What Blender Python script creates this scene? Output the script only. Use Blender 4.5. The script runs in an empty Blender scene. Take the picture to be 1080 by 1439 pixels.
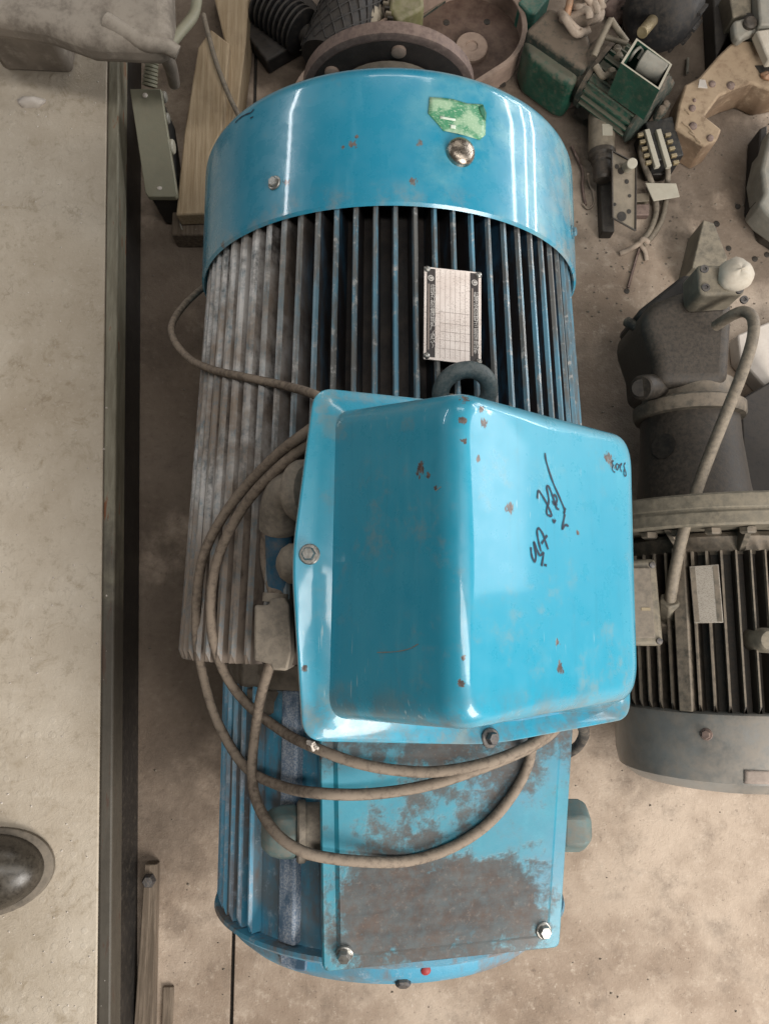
import bpy, bmesh, math, random
from mathutils import Vector, Matrix, Euler
from mathutils.bvhtree import BVHTree
random.seed(7)
R_ = math.radians
scene = bpy.context.scene
COL = scene.collection

# ------------------------------------------------------------------ camera
F_PX, TILT, CAM_H = 1087.0, R_(8.0), 1.32
cam_d = bpy.data.cameras.new('camera')
cam_d.sensor_fit = 'HORIZONTAL'; cam_d.sensor_width = 36.0
cam_d.lens = 36.0 * F_PX / 1080.0
cam_d.clip_start = 0.02; cam_d.clip_end = 60
cam = bpy.data.objects.new('camera', cam_d); COL.objects.link(cam)
cam.location = (0, 0, CAM_H); cam.rotation_euler = (TILT, 0, 0)
scene.camera = cam

# ------------------------------------------------------------------ world and lamps (a workshop lit by roof lights and a doorway)
w = bpy.data.worlds.new('World'); scene.world = w; w.use_nodes = True
bg = w.node_tree.nodes['Background']
bg.inputs['Color'].default_value = (1.0, 0.93, 0.84, 1); bg.inputs['Strength'].default_value = 0.052

def area(name, loc, target, sx, sy, power, col):
    d = bpy.data.lights.new(name, 'AREA'); d.shape = 'RECTANGLE'; d.size = sx; d.size_y = sy
    d.energy = power; d.color = col
    o = bpy.data.objects.new(name, d); COL.objects.link(o); o.location = loc
    o.rotation_euler = (Vector(target) - Vector(loc)).to_track_quat('-Z', 'Y').to_euler()
    return o
area('doorway_light', (1.6, -1.9, 1.8), (0.35, -0.55, 0.0), 1.3, 1.6, 98, (1.0, 0.955, 0.90))
for z, hgt, pw in ((0.20, 0.05, 13.0), (0.60, 0.05, 13.0), (1.15, 0.12, 20.0)):
    area('window_light', (3.0, 2.4, z), (0.0, 0.5, z * 0.3 + 0.3), 2.2, hgt, pw, (0.97, 0.985, 1.0))
area('low_window_light', (3.0, 0.75, 1.0), (0.1, 0.1, 0.6), 1.3, 0.9, 16, (0.97, 0.985, 1.0))
area('roof_light', (0.95, -0.1, 3.2), (0.15, 0.0, 0.0), 0.3, 3.0, 40, (1.0, 0.97, 0.93))
area('side_window_light', (-2.9, 2.4, 2.05), (0.0, 0.5, 0.4), 2.0, 0.10, 16, (0.96, 0.98, 1.0))
area('far_roof_light', (0.3, 3.0, 2.6), (0.0, 0.4, 0.3), 1.6, 0.4, 12, (1.0, 0.96, 0.9))

vs = scene.view_settings
vs.view_transform = 'Standard'; vs.look = 'None'; vs.gamma = 1.0; vs.exposure = 0.2
vs.use_curve_mapping = False
scene.cycles.max_bounces = 6

# ------------------------------------------------------------------ pixel -> place helpers (1080 x 1439 photograph)
def ray(px, py):
    d = Vector(((px - 540) / F_PX, -(py - 719.5) / F_PX, -1.0))
    d.rotate(Euler((TILT, 0, 0)))
    return Vector((0, 0, CAM_H)), d
def P(px, py, z):
    o, d = ray(px, py)
    return o + d * ((z - o.z) / d.z)

# ------------------------------------------------------------------ mesh helpers
class MB:
    def __init__(s): s.v = []; s.f = []
    def add(s, vs_, fs):
        b = len(s.v); s.v += [Vector(p) for p in vs_]; s.f += [tuple(i + b for i in f) for f in fs]; return s
    def box(s, c, size, rot=None):
        hx, hy, hz = size[0] / 2, size[1] / 2, size[2] / 2
        pts = [Vector((x, y, z)) for x in (-hx, hx) for y in (-hy, hy) for z in (-hz, hz)]
        if rot is not None:
            m = rot if isinstance(rot, Matrix) else Euler(rot).to_matrix()
            pts = [m @ p for p in pts]
        pts = [p + Vector(c) for p in pts]
        return s.add(pts, [(0, 1, 3, 2), (4, 6, 7, 5), (0, 4, 5, 1), (2, 3, 7, 6), (0, 2, 6, 4), (1, 5, 7, 3)])
    def prism(s, pts, vec):
        n = len(pts); vec = Vector(vec); a = [Vector(p) for p in pts]; b = [p + vec for p in a]
        nrm = Vector((0, 0, 0))
        for i in range(n): nrm += a[i].cross(a[(i + 1) % n])
        if nrm.dot(vec) < 0: a, b = b, a
        # a is the side the polygon normal leaves from
        fs = [tuple(range(n))[::-1], tuple(range(n, 2 * n))]
        fs += [(i, (i + 1) % n, n + (i + 1) % n, n + i) for i in range(n)]
        return s.add(a + b, fs)
    def loft(s, rings, cap0=True, cap1=True, closed=True):
        n = len(rings[0]); vs_ = [p for r in rings for p in r]; fs = []
        for k in range(len(rings) - 1):
            for i in range(n if closed else n - 1):
                j = (i + 1) % n
                fs.append((k * n + i, k * n + j, (k + 1) * n + j, (k + 1) * n + i))
        if cap0: fs.append(tuple(range(n))[::-1])
        if cap1: fs.append(tuple(range((len(rings) - 1) * n, len(rings) * n)))
        return s.add(vs_, fs)
    def lathe(s, prof, org, axis, n=32, a0=0.0, a1=2 * math.pi, cap0=True, cap1=True):
        """prof: (radius, distance along axis)"""
        ax = Vector(axis).normalized(); org = Vector(org)
        up = Vector((0, 0, 1)) if abs(ax.z) < 0.9 else Vector((0, 1, 0))
        e1 = ax.cross(up).normalized(); e2 = ax.cross(e1)
        full = abs(a1 - a0 - 2 * math.pi) < 1e-6
        m = n if full else n + 1
        rings = []
        for r, t in prof:
            rings.append([org + ax * t + (e1 * math.cos(a0 + (a1 - a0) * i / n) + e2 * math.sin(a0 + (a1 - a0) * i / n)) * max(r, 1e-5) for i in range(m)])
        return s.loft(rings, cap0 and full, cap1 and full, closed=full)
    def cyl(s, p0, p1, r, n=16, r1=None, ch=0.0):
        p0 = Vector(p0); p1 = Vector(p1); L = (p1 - p0).length; r1 = r if r1 is None else r1
        prof = [(r, 0), (r1, L)] if not ch else [(r - ch, 0), (r, ch), (r1, L - ch), (r1 - ch, L)]
        return s.lathe(prof, p0, p1 - p0, n)
    def tube(s, path, r, n=10, flat=None):
        pts = [Vector(p) for p in path]; rings = []
        t0 = (pts[1] - pts[0]).normalized()
        up = Vector((0, 0, 1)) if abs(t0.z) < 0.9 else Vector((1, 0, 0))
        e = t0.cross(up).normalized()
        for i, p in enumerate(pts):
            a = pts[max(i - 1, 0)]; b = pts[min(i + 1, len(pts) - 1)]
            t = (b - a).normalized()
            e = (e - t * e.dot(t)).normalized(); g = t.cross(e)
            rr = r(i / (len(pts) - 1)) if callable(r) else r
            rings.append([p + (e * math.cos(2 * math.pi * k / n) + g * math.sin(2 * math.pi * k / n)) * rr for k in range(n)])
        return s.loft(rings)
    def ball(s, c, r, n=16, m=8, sz=1.0, lo=-1.0):
        prof = []
        for k in range(m + 1):
            a = -math.pi / 2 + math.pi * k / m
            if math.sin(a) >= lo - 1e-6: prof.append((r * math.cos(a), r * math.sin(a) * sz))
        return s.lathe(prof, c, (0, 0, 1), n)
    def bvh(s):
        return BVHTree.FromPolygons([tuple(p) for p in s.v], s.f, epsilon=0.0)
    def build(s, name, mat, parent=None, smooth=None, bevel=0.0, segs=2, origin=None, subsurf=0):
        me = bpy.data.meshes.new(name)
        org = Vector(origin) if origin is not None else (root_of(parent).location if parent is not None else Vector((0, 0, 0)))
        me.from_pydata([tuple(p - org) for p in s.v], [], s.f)
        bm = bmesh.new(); bm.from_mesh(me)
        bmesh.ops.recalc_face_normals(bm, faces=bm.faces); bm.to_mesh(me); bm.free()
        me.materials.append(M[mat] if isinstance(mat, str) else mat)
        if smooth is not None:
            me.shade_smooth(); me.set_sharp_from_angle(angle=R_(smooth))
        o = bpy.data.objects.new(name, me); COL.objects.link(o)
        if parent is not None: o.parent = parent
        else: o.location = org
        if bevel:
            b = o.modifiers.new('bevel', 'BEVEL'); b.width = bevel; b.segments = segs; b.limit_method = 'ANGLE'; b.angle_limit = R_(35)
            b.harden_normals = False
            me.shade_smooth(); me.set_sharp_from_angle(angle=R_(40 if smooth is None else smooth))
        if subsurf:
            m = o.modifiers.new('subsurf', 'SUBSURF'); m.levels = subsurf; m.render_levels = subsurf
        return o
def root_of(o):
    while o.parent is not None: o = o.parent
    return o
def thing(name, label, cat, loc=(0, 0, 0), group=None):
    o = bpy.data.objects.new(name, None); COL.objects.link(o); o.location = loc; o.empty_display_size = 0.05
    tag(o, label, cat, group); return o
def tag(o, label=None, cat=None, group=None, kind=None):
    if label: o['label'] = label
    if cat: o['category'] = cat
    if group: o['group'] = group
    if kind: o['kind'] = kind
    return o
def crom(pts, k=8):
    pts = [Vector(p) for p in pts]; out = []
    q = [pts[0] * 2 - pts[1]] + pts + [pts[-1] * 2 - pts[-2]]
    for i in range(1, len(q) - 2):
        for j in range(k):
            t = j / k
            out.append(0.5 * ((2 * q[i]) + (q[i + 1] - q[i - 1]) * t + (2 * q[i - 1] - 5 * q[i] + 4 * q[i + 1] - q[i + 2]) * t * t
                              + (3 * q[i] - q[i - 1] - 3 * q[i + 1] + q[i + 2]) * t ** 3))
    out.append(pts[-1]); return out
def hits(px, py, bvhs):
    o, d = ray(px, py); d.normalize(); best = None
    for b in bvhs:
        h = b.ray_cast(o, d)
        if h[0] is not None and (best is None or h[3] < best[2]):
            n = h[1] if h[1].dot(d) < 0 else -h[1]
            best = (h[0], n, h[3])
    return best

def lumpy(c, rx, ry, rz, seed, n=22, mrow=10, amp=.25):
    r = random.Random(seed); ph = [r.uniform(0, 6.28) for _ in range(8)]; s = MB(); rings = []
    for k in range(mrow + 1):
        a = -math.pi / 2 + math.pi * k / mrow; ring = []
        for i in range(n):
            t = 2 * math.pi * i / n
            w_ = 1 + amp * (math.sin(3 * t + ph[0] + 2 * a) * .5 + math.sin(5 * t + ph[1] - 3 * a) * .35 + math.sin(8 * t + 5 * a + ph[2]) * .25)
            ring.append(Vector(c) + Vector((rx * math.cos(a) * math.cos(t) * w_, ry * math.cos(a) * math.sin(t) * w_, rz * math.sin(a) * (1 + amp * .5 * math.sin(4 * t + ph[3])))))
        rings.append(ring)
    s.loft(rings); return s

# ------------------------------------------------------------------ procedural materials
M = {}
class Mat:
    def __init__(s, name, rough=0.6, metal=0.0, coat=0.0, spec=0.5):
        s.m = bpy.data.materials.new(name); s.m.use_nodes = True; s.nt = s.m.node_tree
        s.b = s.nt.nodes['Principled BSDF']; s.b.inputs['Roughness'].default_value = rough
        s.b.inputs['Metallic'].default_value = metal; s.b.inputs['Specular IOR Level'].default_value = spec
        s.b.inputs['Coat Weight'].default_value = coat; s.b.inputs['Coat Roughness'].default_value = 0.12
        g = s.nt.nodes.new('ShaderNodeNewGeometry'); s.pos = g.outputs['Position']; s.nrm = g.outputs['Normal']
        M[name] = s.m
    def node(s, t, **kw):
        n = s.nt.nodes.new(t)
        for k, v in kw.items(): setattr(n, k, v)
        return n
    def link(s, a, b): s.nt.links.new(a, b)
    def val(s, sock, v):
        if hasattr(v, 'links') or hasattr(v, 'is_linked') and not isinstance(v, (int, float, tuple)): s.link(v, sock)
        else: sock.default_value = v
    def noise(s, scale, detail=5, rough=0.6, stretch=None, dist=0.0, vec=None):
        n = s.node('ShaderNodeTexNoise'); n.inputs['Scale'].default_value = scale
        n.inputs['Detail'].default_value = detail; n.inputs['Roughness'].default_value = rough; n.inputs['Distortion'].default_value = dist
        v = vec if vec is not None else s.pos
        if stretch:
            mp = s.node('ShaderNodeMapping'); mp.inputs['Scale'].default_value = stretch; s.link(v, mp.inputs['Vector']); v = mp.outputs[0]
        s.link(v, n.inputs['Vector']); return n.outputs['Fac']
    def ramp(s, fac, lo, hi, smooth=True):
        n = s.node('ShaderNodeMapRange'); n.interpolation_type = 'SMOOTHSTEP' if smooth else 'LINEAR'
        s.link(fac, n.inputs['Value']); n.inputs['From Min'].default_value = lo; n.inputs['From Max'].default_value = hi
        return n.outputs['Result']
    def math(s, op, a, b=0.0):
        n = s.node('ShaderNodeMath', operation=op); s.val(n.inputs[0], a); s.val(n.inputs[1], b); return n.outputs[0]
    def mix(s, fac, a, b):
        n = s.node('ShaderNodeMix', data_type='RGBA'); s.val(n.inputs[0], fac)
        for sk, v in ((n.inputs[6], a), (n.inputs[7], b)):
            if isinstance(v, tuple): sk.default_value = (*v, 1) if len(v) == 3 else v
            else: s.link(v, sk)
        return n.outputs[2]
    def mixf(s, fac, a, b):
        n = s.node('ShaderNodeMix', data_type='FLOAT'); s.val(n.inputs[0], fac); s.val(n.inputs[2], a); s.val(n.inputs[3], b); return n.outputs[0]
    def up(s):
        n = s.node('ShaderNodeSeparateXYZ'); s.link(s.nrm, n.inputs[0]); return n.outputs['Z']
    def xyz(s):
        n = s.node('ShaderNodeSeparateXYZ'); s.link(s.pos, n.inputs[0]); return n.outputs
    def spot(s, p, r, wob=0.6, nz=None, soft=0.08):
        """ragged patch of its own shape around a place"""
        d = s.node('ShaderNodeVectorMath', operation='DISTANCE'); s.link(s.pos, d.inputs[0]); d.inputs[1].default_value = tuple(p)
        nz = nz if nz is not None else s.noise(70, 4, 0.6)
        e = s.math('ADD', s.math('MULTIPLY', d.outputs['Value'], 1.0 / r), s.math('MULTIPLY', s.math('SUBTRACT', nz, 0.5), wob * 4))
        return s.ramp(e, 1 + soft, 1 - soft)
    def color(s, c): s.val(s.b.inputs['Base Color'], (*c, 1) if isinstance(c, tuple) else c); return s
    def rough(s, r): s.val(s.b.inputs['Roughness'], r); return s
    def bump(s, h, strength=0.4, dist=0.002):
        n = s.node('ShaderNodeBump'); n.inputs['Strength'].default_value = strength; n.inputs['Distance'].default_value = dist
        s.link(h, n.inputs['Height']); s.link(n.outputs[0], s.b.inputs['Normal']); return s

def dusty(name, base, dust=(0.30, 0.25, 0.19), amount=0.5, rough=0.6, metal=0.0, scale=18, var=0.35, bump=0.25, up=0.5):
    """worn base colour with blotches and settled workshop dust"""
    m = Mat(name, rough, metal)
    n1 = m.noise(scale, 6, 0.65); n2 = m.noise(scale * 5, 5, 0.7)
    dark = tuple(c * (1 - var) for c in base)
    c = m.mix(m.ramp(n1, 0.35, 0.65), dark, base)
    d = m.math('MULTIPLY', m.ramp(m.math('ADD', n2, m.math('MULTIPLY', m.up(), up * 0.35)), 0.45, 0.85), amount)
    c = m.mix(d, c, dust); m.color(c)
    m.rough(m.mixf(d, rough, 0.9)); m.bump(n2, bump, 0.0015); 
    return m

BLUE = (0.018, 0.248, 0.385)
BLUE_D = (0.012, 0.17, 0.34)
CYAN = (0.022, 0.292, 0.432)
PRIMER = (0.075, 0.052, 0.046)
def paint(name, base, spots=(), grime=None, chips=0.70, rough=0.32, fade=(0.13, 0.40, 0.52), fade_amt=0.35):
    m = Mat(name, rough, 0.0, coat=0.5); m.b.inputs['Coat Roughness'].default_value = 0.07
    n1 = m.noise(5, 5, 0.6); n2 = m.noise(34, 6, 0.7); n3 = m.noise(150, 4, 0.7); st = m.noise(9, 5, 0.6, stretch=(5, 0.6, 5))
    c = m.mix(m.math('MULTIPLY', m.ramp(n1, 0.40, 0.75), fade_amt), base, fade)
    c = m.mix(m.math('MULTIPLY', m.ramp(st, 0.52, 0.8), 0.3), c, fade)
    sm = m.math('MULTIPLY', m.ramp(n2, 0.56, 0.76), m.ramp(n1, 0.42, 0.6))
    c = m.mix(m.math('MULTIPLY', sm, 0.30), c, (0.22, 0.24, 0.22))
    ch = m.ramp(m.math('ADD', m.math('MULTIPLY', n2, 0.55), m.math('MULTIPLY', n3, 0.45)), chips, chips + 0.015)
    mask = ch
    nz = m.noise(210, 5, 0.75, stretch=(1.3, .7, 1.3))
    for (p, r, wob) in spots:
        mask = m.math('MAXIMUM', mask, m.spot(p, r * .85, wob * 1.5, nz))
    c = m.mix(mask, c, m.mix(m.ramp(n3, .4, .6), PRIMER, (0.16, 0.125, 0.11)))
    if grime is not None: c = grime(m, c)
    m.color(c)
    m.rough(m.mixf(mask, m.mixf(m.ramp(n2, 0.35, 0.75), rough - 0.1, rough + 0.16), 0.8))
    h = m.math('SUBTRACT', m.math('MULTIPLY', m.noise(14, 3), 0.6), m.math('MULTIPLY', mask, 0.25))
    m.bump(m.math('ADD', h, m.math('MULTIPLY', n2, .10)), 0.16, 0.004)
    return m

# -- setting and plain objects
m = Mat('concrete', 0.85)
n1 = m.noise(3.0, 7, 0.65); n2 = m.noise(14, 7, 0.7); n3 = m.noise(95, 5, 0.75); n4 = m.noise(38, 6, .72); n5 = m.noise(300, 3, .7)
c = m.mix(m.ramp(n1, 0.35, 0.66), (0.25, 0.185, 0.135), (0.50, 0.405, 0.32))
c = m.mix(m.math('MULTIPLY', m.ramp(n2, 0.48, 0.74), 0.6), c, (0.14, 0.105, 0.078))
c = m.mix(m.math('MULTIPLY', m.ramp(n4, 0.52, 0.70), 0.5), c, (0.52, 0.43, 0.345))
c = m.mix(m.math('MULTIPLY', m.ramp(n3, 0.58, 0.70), 0.5), c, (0.58, 0.50, 0.41))
c = m.mix(m.math('MULTIPLY', m.ramp(n3, 0.42, 0.32), 0.45), c, (0.09, 0.068, 0.052))
c = m.mix(m.math('MULTIPLY', m.ramp(m.noise(6, 7, 0.66), 0.56, 0.76), 0.65), c, (0.085, 0.062, 0.047))
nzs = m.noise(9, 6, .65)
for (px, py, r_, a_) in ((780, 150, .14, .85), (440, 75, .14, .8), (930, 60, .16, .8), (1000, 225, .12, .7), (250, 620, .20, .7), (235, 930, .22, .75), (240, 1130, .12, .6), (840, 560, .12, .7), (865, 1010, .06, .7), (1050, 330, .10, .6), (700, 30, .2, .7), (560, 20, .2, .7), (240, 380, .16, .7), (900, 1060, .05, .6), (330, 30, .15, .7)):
    c = m.mix(m.math('MULTIPLY', m.spot(P(px, py, 0), r_, .7, nzs, .45), a_), c, m.mix(n3, (0.055, 0.040, 0.030), (0.15, 0.112, 0.082)))  # floor dirt, with the shade at left and top painted in as well
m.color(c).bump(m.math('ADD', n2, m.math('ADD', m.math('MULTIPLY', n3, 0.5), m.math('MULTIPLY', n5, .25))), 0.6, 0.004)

m = Mat('bench_dust', 0.9)
n1 = m.noise(4, 6, 0.6); n2 = m.noise(30, 8, 0.75, dist=0.8); n3 = m.noise(160, 5, 0.7); n0 = m.noise(11, 6, .65)
c = m.mix(m.ramp(n1, 0.3, 0.7), (0.43, 0.36, 0.275), (0.59, 0.52, 0.425))
c = m.mix(m.math('MULTIPLY', m.math('MULTIPLY', m.ramp(n2, 0.50, 0.66), m.ramp(n0, .42, .62)), 0.75), c, (0.31, 0.245, 0.165))
c = m.mix(m.math('MULTIPLY', m.ramp(n3, 0.57, 0.68), 0.45), c, (0.58, 0.52, 0.44))
v = m.node('ShaderNodeTexVoronoi', feature='DISTANCE_TO_EDGE'); v.inputs['Scale'].default_value = 26
dv = m.node('ShaderNodeVectorMath', operation='ADD'); m.link(m.pos, dv.inputs[0])
nz = m.node('ShaderNodeTexNoise'); nz.inputs['Scale'].default_value = 40; nz.inputs['Detail'].default_value = 5; m.link(m.pos, nz.inputs['Vector'])
sc = m.node('ShaderNodeVectorMath', operation='SCALE'); m.link(nz.outputs['Color'], sc.inputs[0]); sc.inputs['Scale'].default_value = 0.09
m.link(sc.outputs[0], dv.inputs[1]); m.link(dv.outputs[0], v.inputs['Vector'])
cr = m.math('MULTIPLY', m.ramp(v.outputs['Distance'], 0.09, 0.0), m.ramp(m.noise(17, 7, .7), 0.53, 0.70))
c = m.mix(m.math('MULTIPLY', cr, 0.45), c, (0.24, 0.19, 0.135))
c = m.mix(m.math('MULTIPLY', m.ramp(m.noise(48, 7, .75), .54, .66), .4), c, (0.30, 0.245, 0.175))
x = m.xyz()     # worn chequer-plate lozenges showing through the dirt
u_ = m.math('SINE', m.math('MULTIPLY', m.math('ADD', x['X'], x['Y']), 150.0)); v_ = m.math('SINE', m.math('MULTIPLY', m.math('SUBTRACT', x['X'], x['Y']), 150.0))
lz = m.math('MULTIPLY', m.ramp(m.math('MULTIPLY', u_, v_), .45, .75), m.ramp(m.noise(8, 5, .6), .42, .62))
c = m.mix(m.math('MULTIPLY', lz, .12), c, (0.66, 0.60, 0.52))
m.color(c).bump(m.math('ADD', m.math('ADD', n2, m.math('MULTIPLY', n3, 0.4)), m.math('MULTIPLY', lz, .22)), 0.6, 0.003)

m = Mat('bench_steel', 0.6)
n2 = m.noise(20, 6, 0.7, stretch=(4, 0.5, 4)); n1 = m.noise(60, 5)
c = m.mix(m.ramp(n2, 0.35, 0.65), (0.17, 0.15, 0.105), (0.26, 0.24, 0.18))
c = m.mix(m.ramp(n2, 0.60, 0.64), c, (0.22, 0.085, 0.035)); x = m.xyz()
yg = P(160, 760, .13).y
c = m.mix(m.math('MULTIPLY', m.ramp(m.math('ADD', x['Y'], m.math('MULTIPLY', m.math('SUBTRACT', m.noise(9, 6, .7), .5), .5)), yg + .08, yg - .12), .85), c, m.mix(n1, (.030, .026, .022), (.075, .062, .05)))
m.color(c).bump(n1, 0.3, 0.002)
dusty('dark_steel', (0.035, 0.032, 0.030), amount=0.25, rough=0.5, metal=0.3)
dusty('rust_line', (0.26, 0.11, 0.05), amount=0.3, rough=0.9)

m = Mat('raw_wood', 0.85)
g = m.noise(34, 8, 0.7, stretch=(6, 0.25, 6), dist=0.3); n2 = m.noise(14, 6, .65)
c = m.mix(m.ramp(g, 0.30, 0.72), (0.30, 0.215, 0.125), (0.46, 0.355, 0.235))
c = m.mix(m.math('MULTIPLY', m.ramp(n2, 0.48, 0.75), 0.5), c, (0.16, 0.11, 0.07)); m.color(c).bump(g, 0.5, 0.003)
m = Mat('grey_wood', 0.9)
g = m.noise(26, 7, 0.65, stretch=(6, 0.35, 6), dist=0.5)
m.color(m.mix(m.ramp(g, 0.35, 0.68), (0.10, 0.075, 0.053), (0.20, 0.155, 0.115))).bump(g, 0.5, 0.003)

dusty('fin_dirty', (0.03, 0.14, 0.24), dust=(0.20, 0.165, 0.13), amount=0.7, rough=0.5, up=0.2)
m = Mat('fin_blue', 0.45, coat=0.1)       # worn blue with brown dust, chalky white rubbed along the flank
st = m.noise(30, 6, 0.7, stretch=(1, 0.25, 1)); n2 = m.noise(60, 6, 0.75); n3 = m.noise(8, 5, 0.6); x = m.xyz()
c = m.mix(m.ramp(st, 0.46, 0.72), (0.016, 0.014, 0.015), (0.020, 0.085, 0.15))
c = m.mix(m.math('MULTIPLY', m.math('MULTIPLY', m.ramp(n3, 0.42, 0.62), m.ramp(x['X'], .12, -.08)), 0.75), c, (0.085, 0.066, 0.052))
left = m.ramp(x['X'], -0.05, -0.16)
low = m.ramp(x['Y'], .16, .06); pat = m.ramp(m.noise(11, 5, .6), .40, .62)
du = m.math('MULTIPLY', m.math('MULTIPLY', left, m.ramp(m.math('ADD', m.math('MULTIPLY', st, 0.6), m.math('MULTIPLY', n2, 0.4)), 0.32, 0.54)), 0.92)
c = m.mix(du, c, m.mix(m.math('MULTIPLY', pat, m.math('SUBTRACT', 1.0, low)), (0.24, 0.19, 0.15), (0.52, 0.50, 0.48)))
tip = m.math('MULTIPLY', m.ramp(n2, 0.42, 0.6), m.math('SUBTRACT', 1.0, du))
m.color(c); m.rough(m.mixf(du, 0.42, 0.9)); m.bump(n2, 0.4, 0.002)
m = Mat('fin_tip', 0.4, coat=0.15)         # rubbed crest of a fin
st = m.noise(40, 6, 0.7, stretch=(1, 0.2, 1)); n2 = m.noise(70, 6, 0.75); x = m.xyz()
c = m.mix(m.ramp(st, 0.40, 0.60), (0.13, 0.13, 0.125), (0.10, 0.235, 0.32))
c = m.mix(m.ramp(n2, 0.55, 0.66), c, (0.36, 0.36, 0.35))
left = m.math('MULTIPLY', m.ramp(x['X'], -0.04, -0.17), m.ramp(m.math('ADD', m.math('MULTIPLY', st, 0.5), m.math('MULTIPLY', n2, 0.5)), 0.36, 0.55))
low = m.ramp(x['Y'], .16, .06); pat = m.ramp(m.noise(11, 5, .6), .40, .62)
c = m.mix(left, c, m.mix(m.math('MULTIPLY', pat, m.math('SUBTRACT', 1.0, low)), (0.28, 0.225, 0.18), (0.62, 0.60, 0.58)))
m.color(c); m.rough(m.mixf(left, 0.4, 0.9)); m.bump(n2, 0.3, 0.0015)
m = Mat('barrel_grime', 0.75)
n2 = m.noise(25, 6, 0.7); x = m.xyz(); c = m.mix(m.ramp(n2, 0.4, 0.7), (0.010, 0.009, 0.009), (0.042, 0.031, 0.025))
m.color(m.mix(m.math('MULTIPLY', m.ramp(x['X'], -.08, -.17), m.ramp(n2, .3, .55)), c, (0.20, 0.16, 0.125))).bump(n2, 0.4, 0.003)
m = Mat('lower_blue', 0.5, coat=0.08)
st = m.noise(24, 6, 0.7, stretch=(1, 0.3, 1)); n2 = m.noise(60, 6, 0.75); n4 = m.noise(9, 5)
c = m.mix(m.ramp(st, 0.36, 0.56), (0.16, 0.15, 0.15), (0.06, 0.28, 0.42))
c = m.mix(m.math('MULTIPLY', m.ramp(n4, 0.45, 0.66), 0.7), c, (0.17, 0.13, 0.10))
c = m.mix(m.math('MULTIPLY', m.ramp(n2, 0.55, 0.68), 0.6), c, (0.36, 0.42, 0.48))
m.color(c).bump(n2, 0.4, 0.002)
m = Mat('lower_tip', 0.4, coat=0.15)
st = m.noise(40, 6, 0.7, stretch=(1, 0.2, 1)); n2 = m.noise(70, 6, 0.75)
c = m.mix(m.ramp(st, 0.36, 0.56), (0.20, 0.22, 0.25), (0.10, 0.36, 0.54)); m.color(m.mix(m.math('MULTIPLY', m.ramp(n2, 0.5, 0.62), .7), c, (0.36, 0.44, 0.52))).bump(n2, .3, .0015)
m = Mat('speckled_rib', 0.55)
n2 = m.noise(520, 3, 0.6); n1 = m.noise(22, 6, 0.7, stretch=(1, .5, 1))
c = m.mix(m.ramp(n2, 0.40, 0.62), (0.17, 0.23, 0.32), (0.40, 0.44, 0.49)); c = m.mix(m.ramp(n1, 0.46, 0.60), c, (0.07, 0.13, 0.20))
m.color(c).bump(n2, 0.5, 0.001)
dusty('casting_grey', (0.17, 0.145, 0.115), amount=0.6, rough=0.75, dust=(0.27, 0.225, 0.175))
dusty('gland_grey', (0.21, 0.18, 0.145), amount=0.75, rough=0.7, dust=(0.36, 0.305, 0.24))
dusty('gland_teal', (0.10, 0.17, 0.17), amount=0.75, rough=0.5, dust=(0.17, 0.15, 0.12))
m = dusty('bolt_zinc', (0.42, 0.42, 0.40), amount=0.35, rough=0.3, metal=0.85, scale=60)
dusty('bolt_dark', (0.10, 0.10, 0.11), amount=0.4, rough=0.45, metal=0.6, scale=60)
dusty('bolt_blue', (0.05, 0.20, 0.28), amount=0.45, rough=0.45, metal=0.2, scale=60)
dusty('eye_dark', (0.055, 0.085, 0.092), amount=0.5, rough=0.45, scale=60, dust=(.20, .21, .20))
m = dusty('cap_chrome', (0.42, 0.36, 0.30), amount=0.3, rough=0.18, metal=0.95, scale=80)
dusty('cable_rubber', (0.105, 0.080, 0.060), dust=(0.27, 0.215, 0.165), amount=0.9, rough=0.8, scale=30, up=0.9, bump=0.05, var=.2)
dusty('dark_cable', (0.03, 0.028, 0.026), amount=0.5, rough=0.7)
dusty('flange_brown', (0.155, 0.105, 0.090), dust=(0.30, 0.22, 0.18), amount=0.65, rough=0.6, metal=0.15, scale=24)
dusty('flange_face', (0.05, 0.038, 0.034), dust=(0.16, 0.12, 0.10), amount=0.3, rough=0.6, metal=0.2)
m = Mat('plate_steel', 0.42, 0.12)
n1 = m.noise(40, 5); n2 = m.noise(900, 3, .7, stretch=(.5, 1.2, 1)); n3 = m.noise(60, 3)
c = m.mix(m.ramp(n1, 0.3, 0.7), (0.76, 0.66, 0.60), (0.88, 0.79, 0.73))
m.color(m.mix(m.math('MULTIPLY', m.math('MULTIPLY', m.ramp(n2, .54, .62), m.ramp(n3, .4, .55)), .6), c, (.30, .24, .20)))
m = Mat('plate_dull', 0.5, 0.15)
n2 = m.noise(800, 3, .7, stretch=(.5, 1.2, 1)); n1 = m.noise(50, 5)
m.color(m.mix(m.math('MULTIPLY', m.ramp(n2, .50, .60), .6), m.mix(n1, (.30, .265, .22), (.44, .39, .33)), (.15, .125, .10)))
Mat('ink_black', 0.6).color((0.006, 0.008, 0.012))
Mat('plate_black', 0.5).color((0.045, 0.038, 0.036))
Mat('plate_silver', 0.4, 0.3).color((0.66, 0.62, 0.58))
m = Mat('plate_line', 0.6); m.color((0.26, 0.21, 0.18))
Mat('marker_ink', 0.5).color((0.010, 0.022, 0.045))
m = Mat('green_paper', 0.45)
n1 = m.noise(55, 5, 0.6); n2 = m.noise(300, 3, 0.6, stretch=(1.0, 2.5, 2.5))
c = m.mix(m.ramp(n1, 0.42, 0.60), (0.06, 0.25, 0.13), (0.30, 0.46, 0.30))
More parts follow.
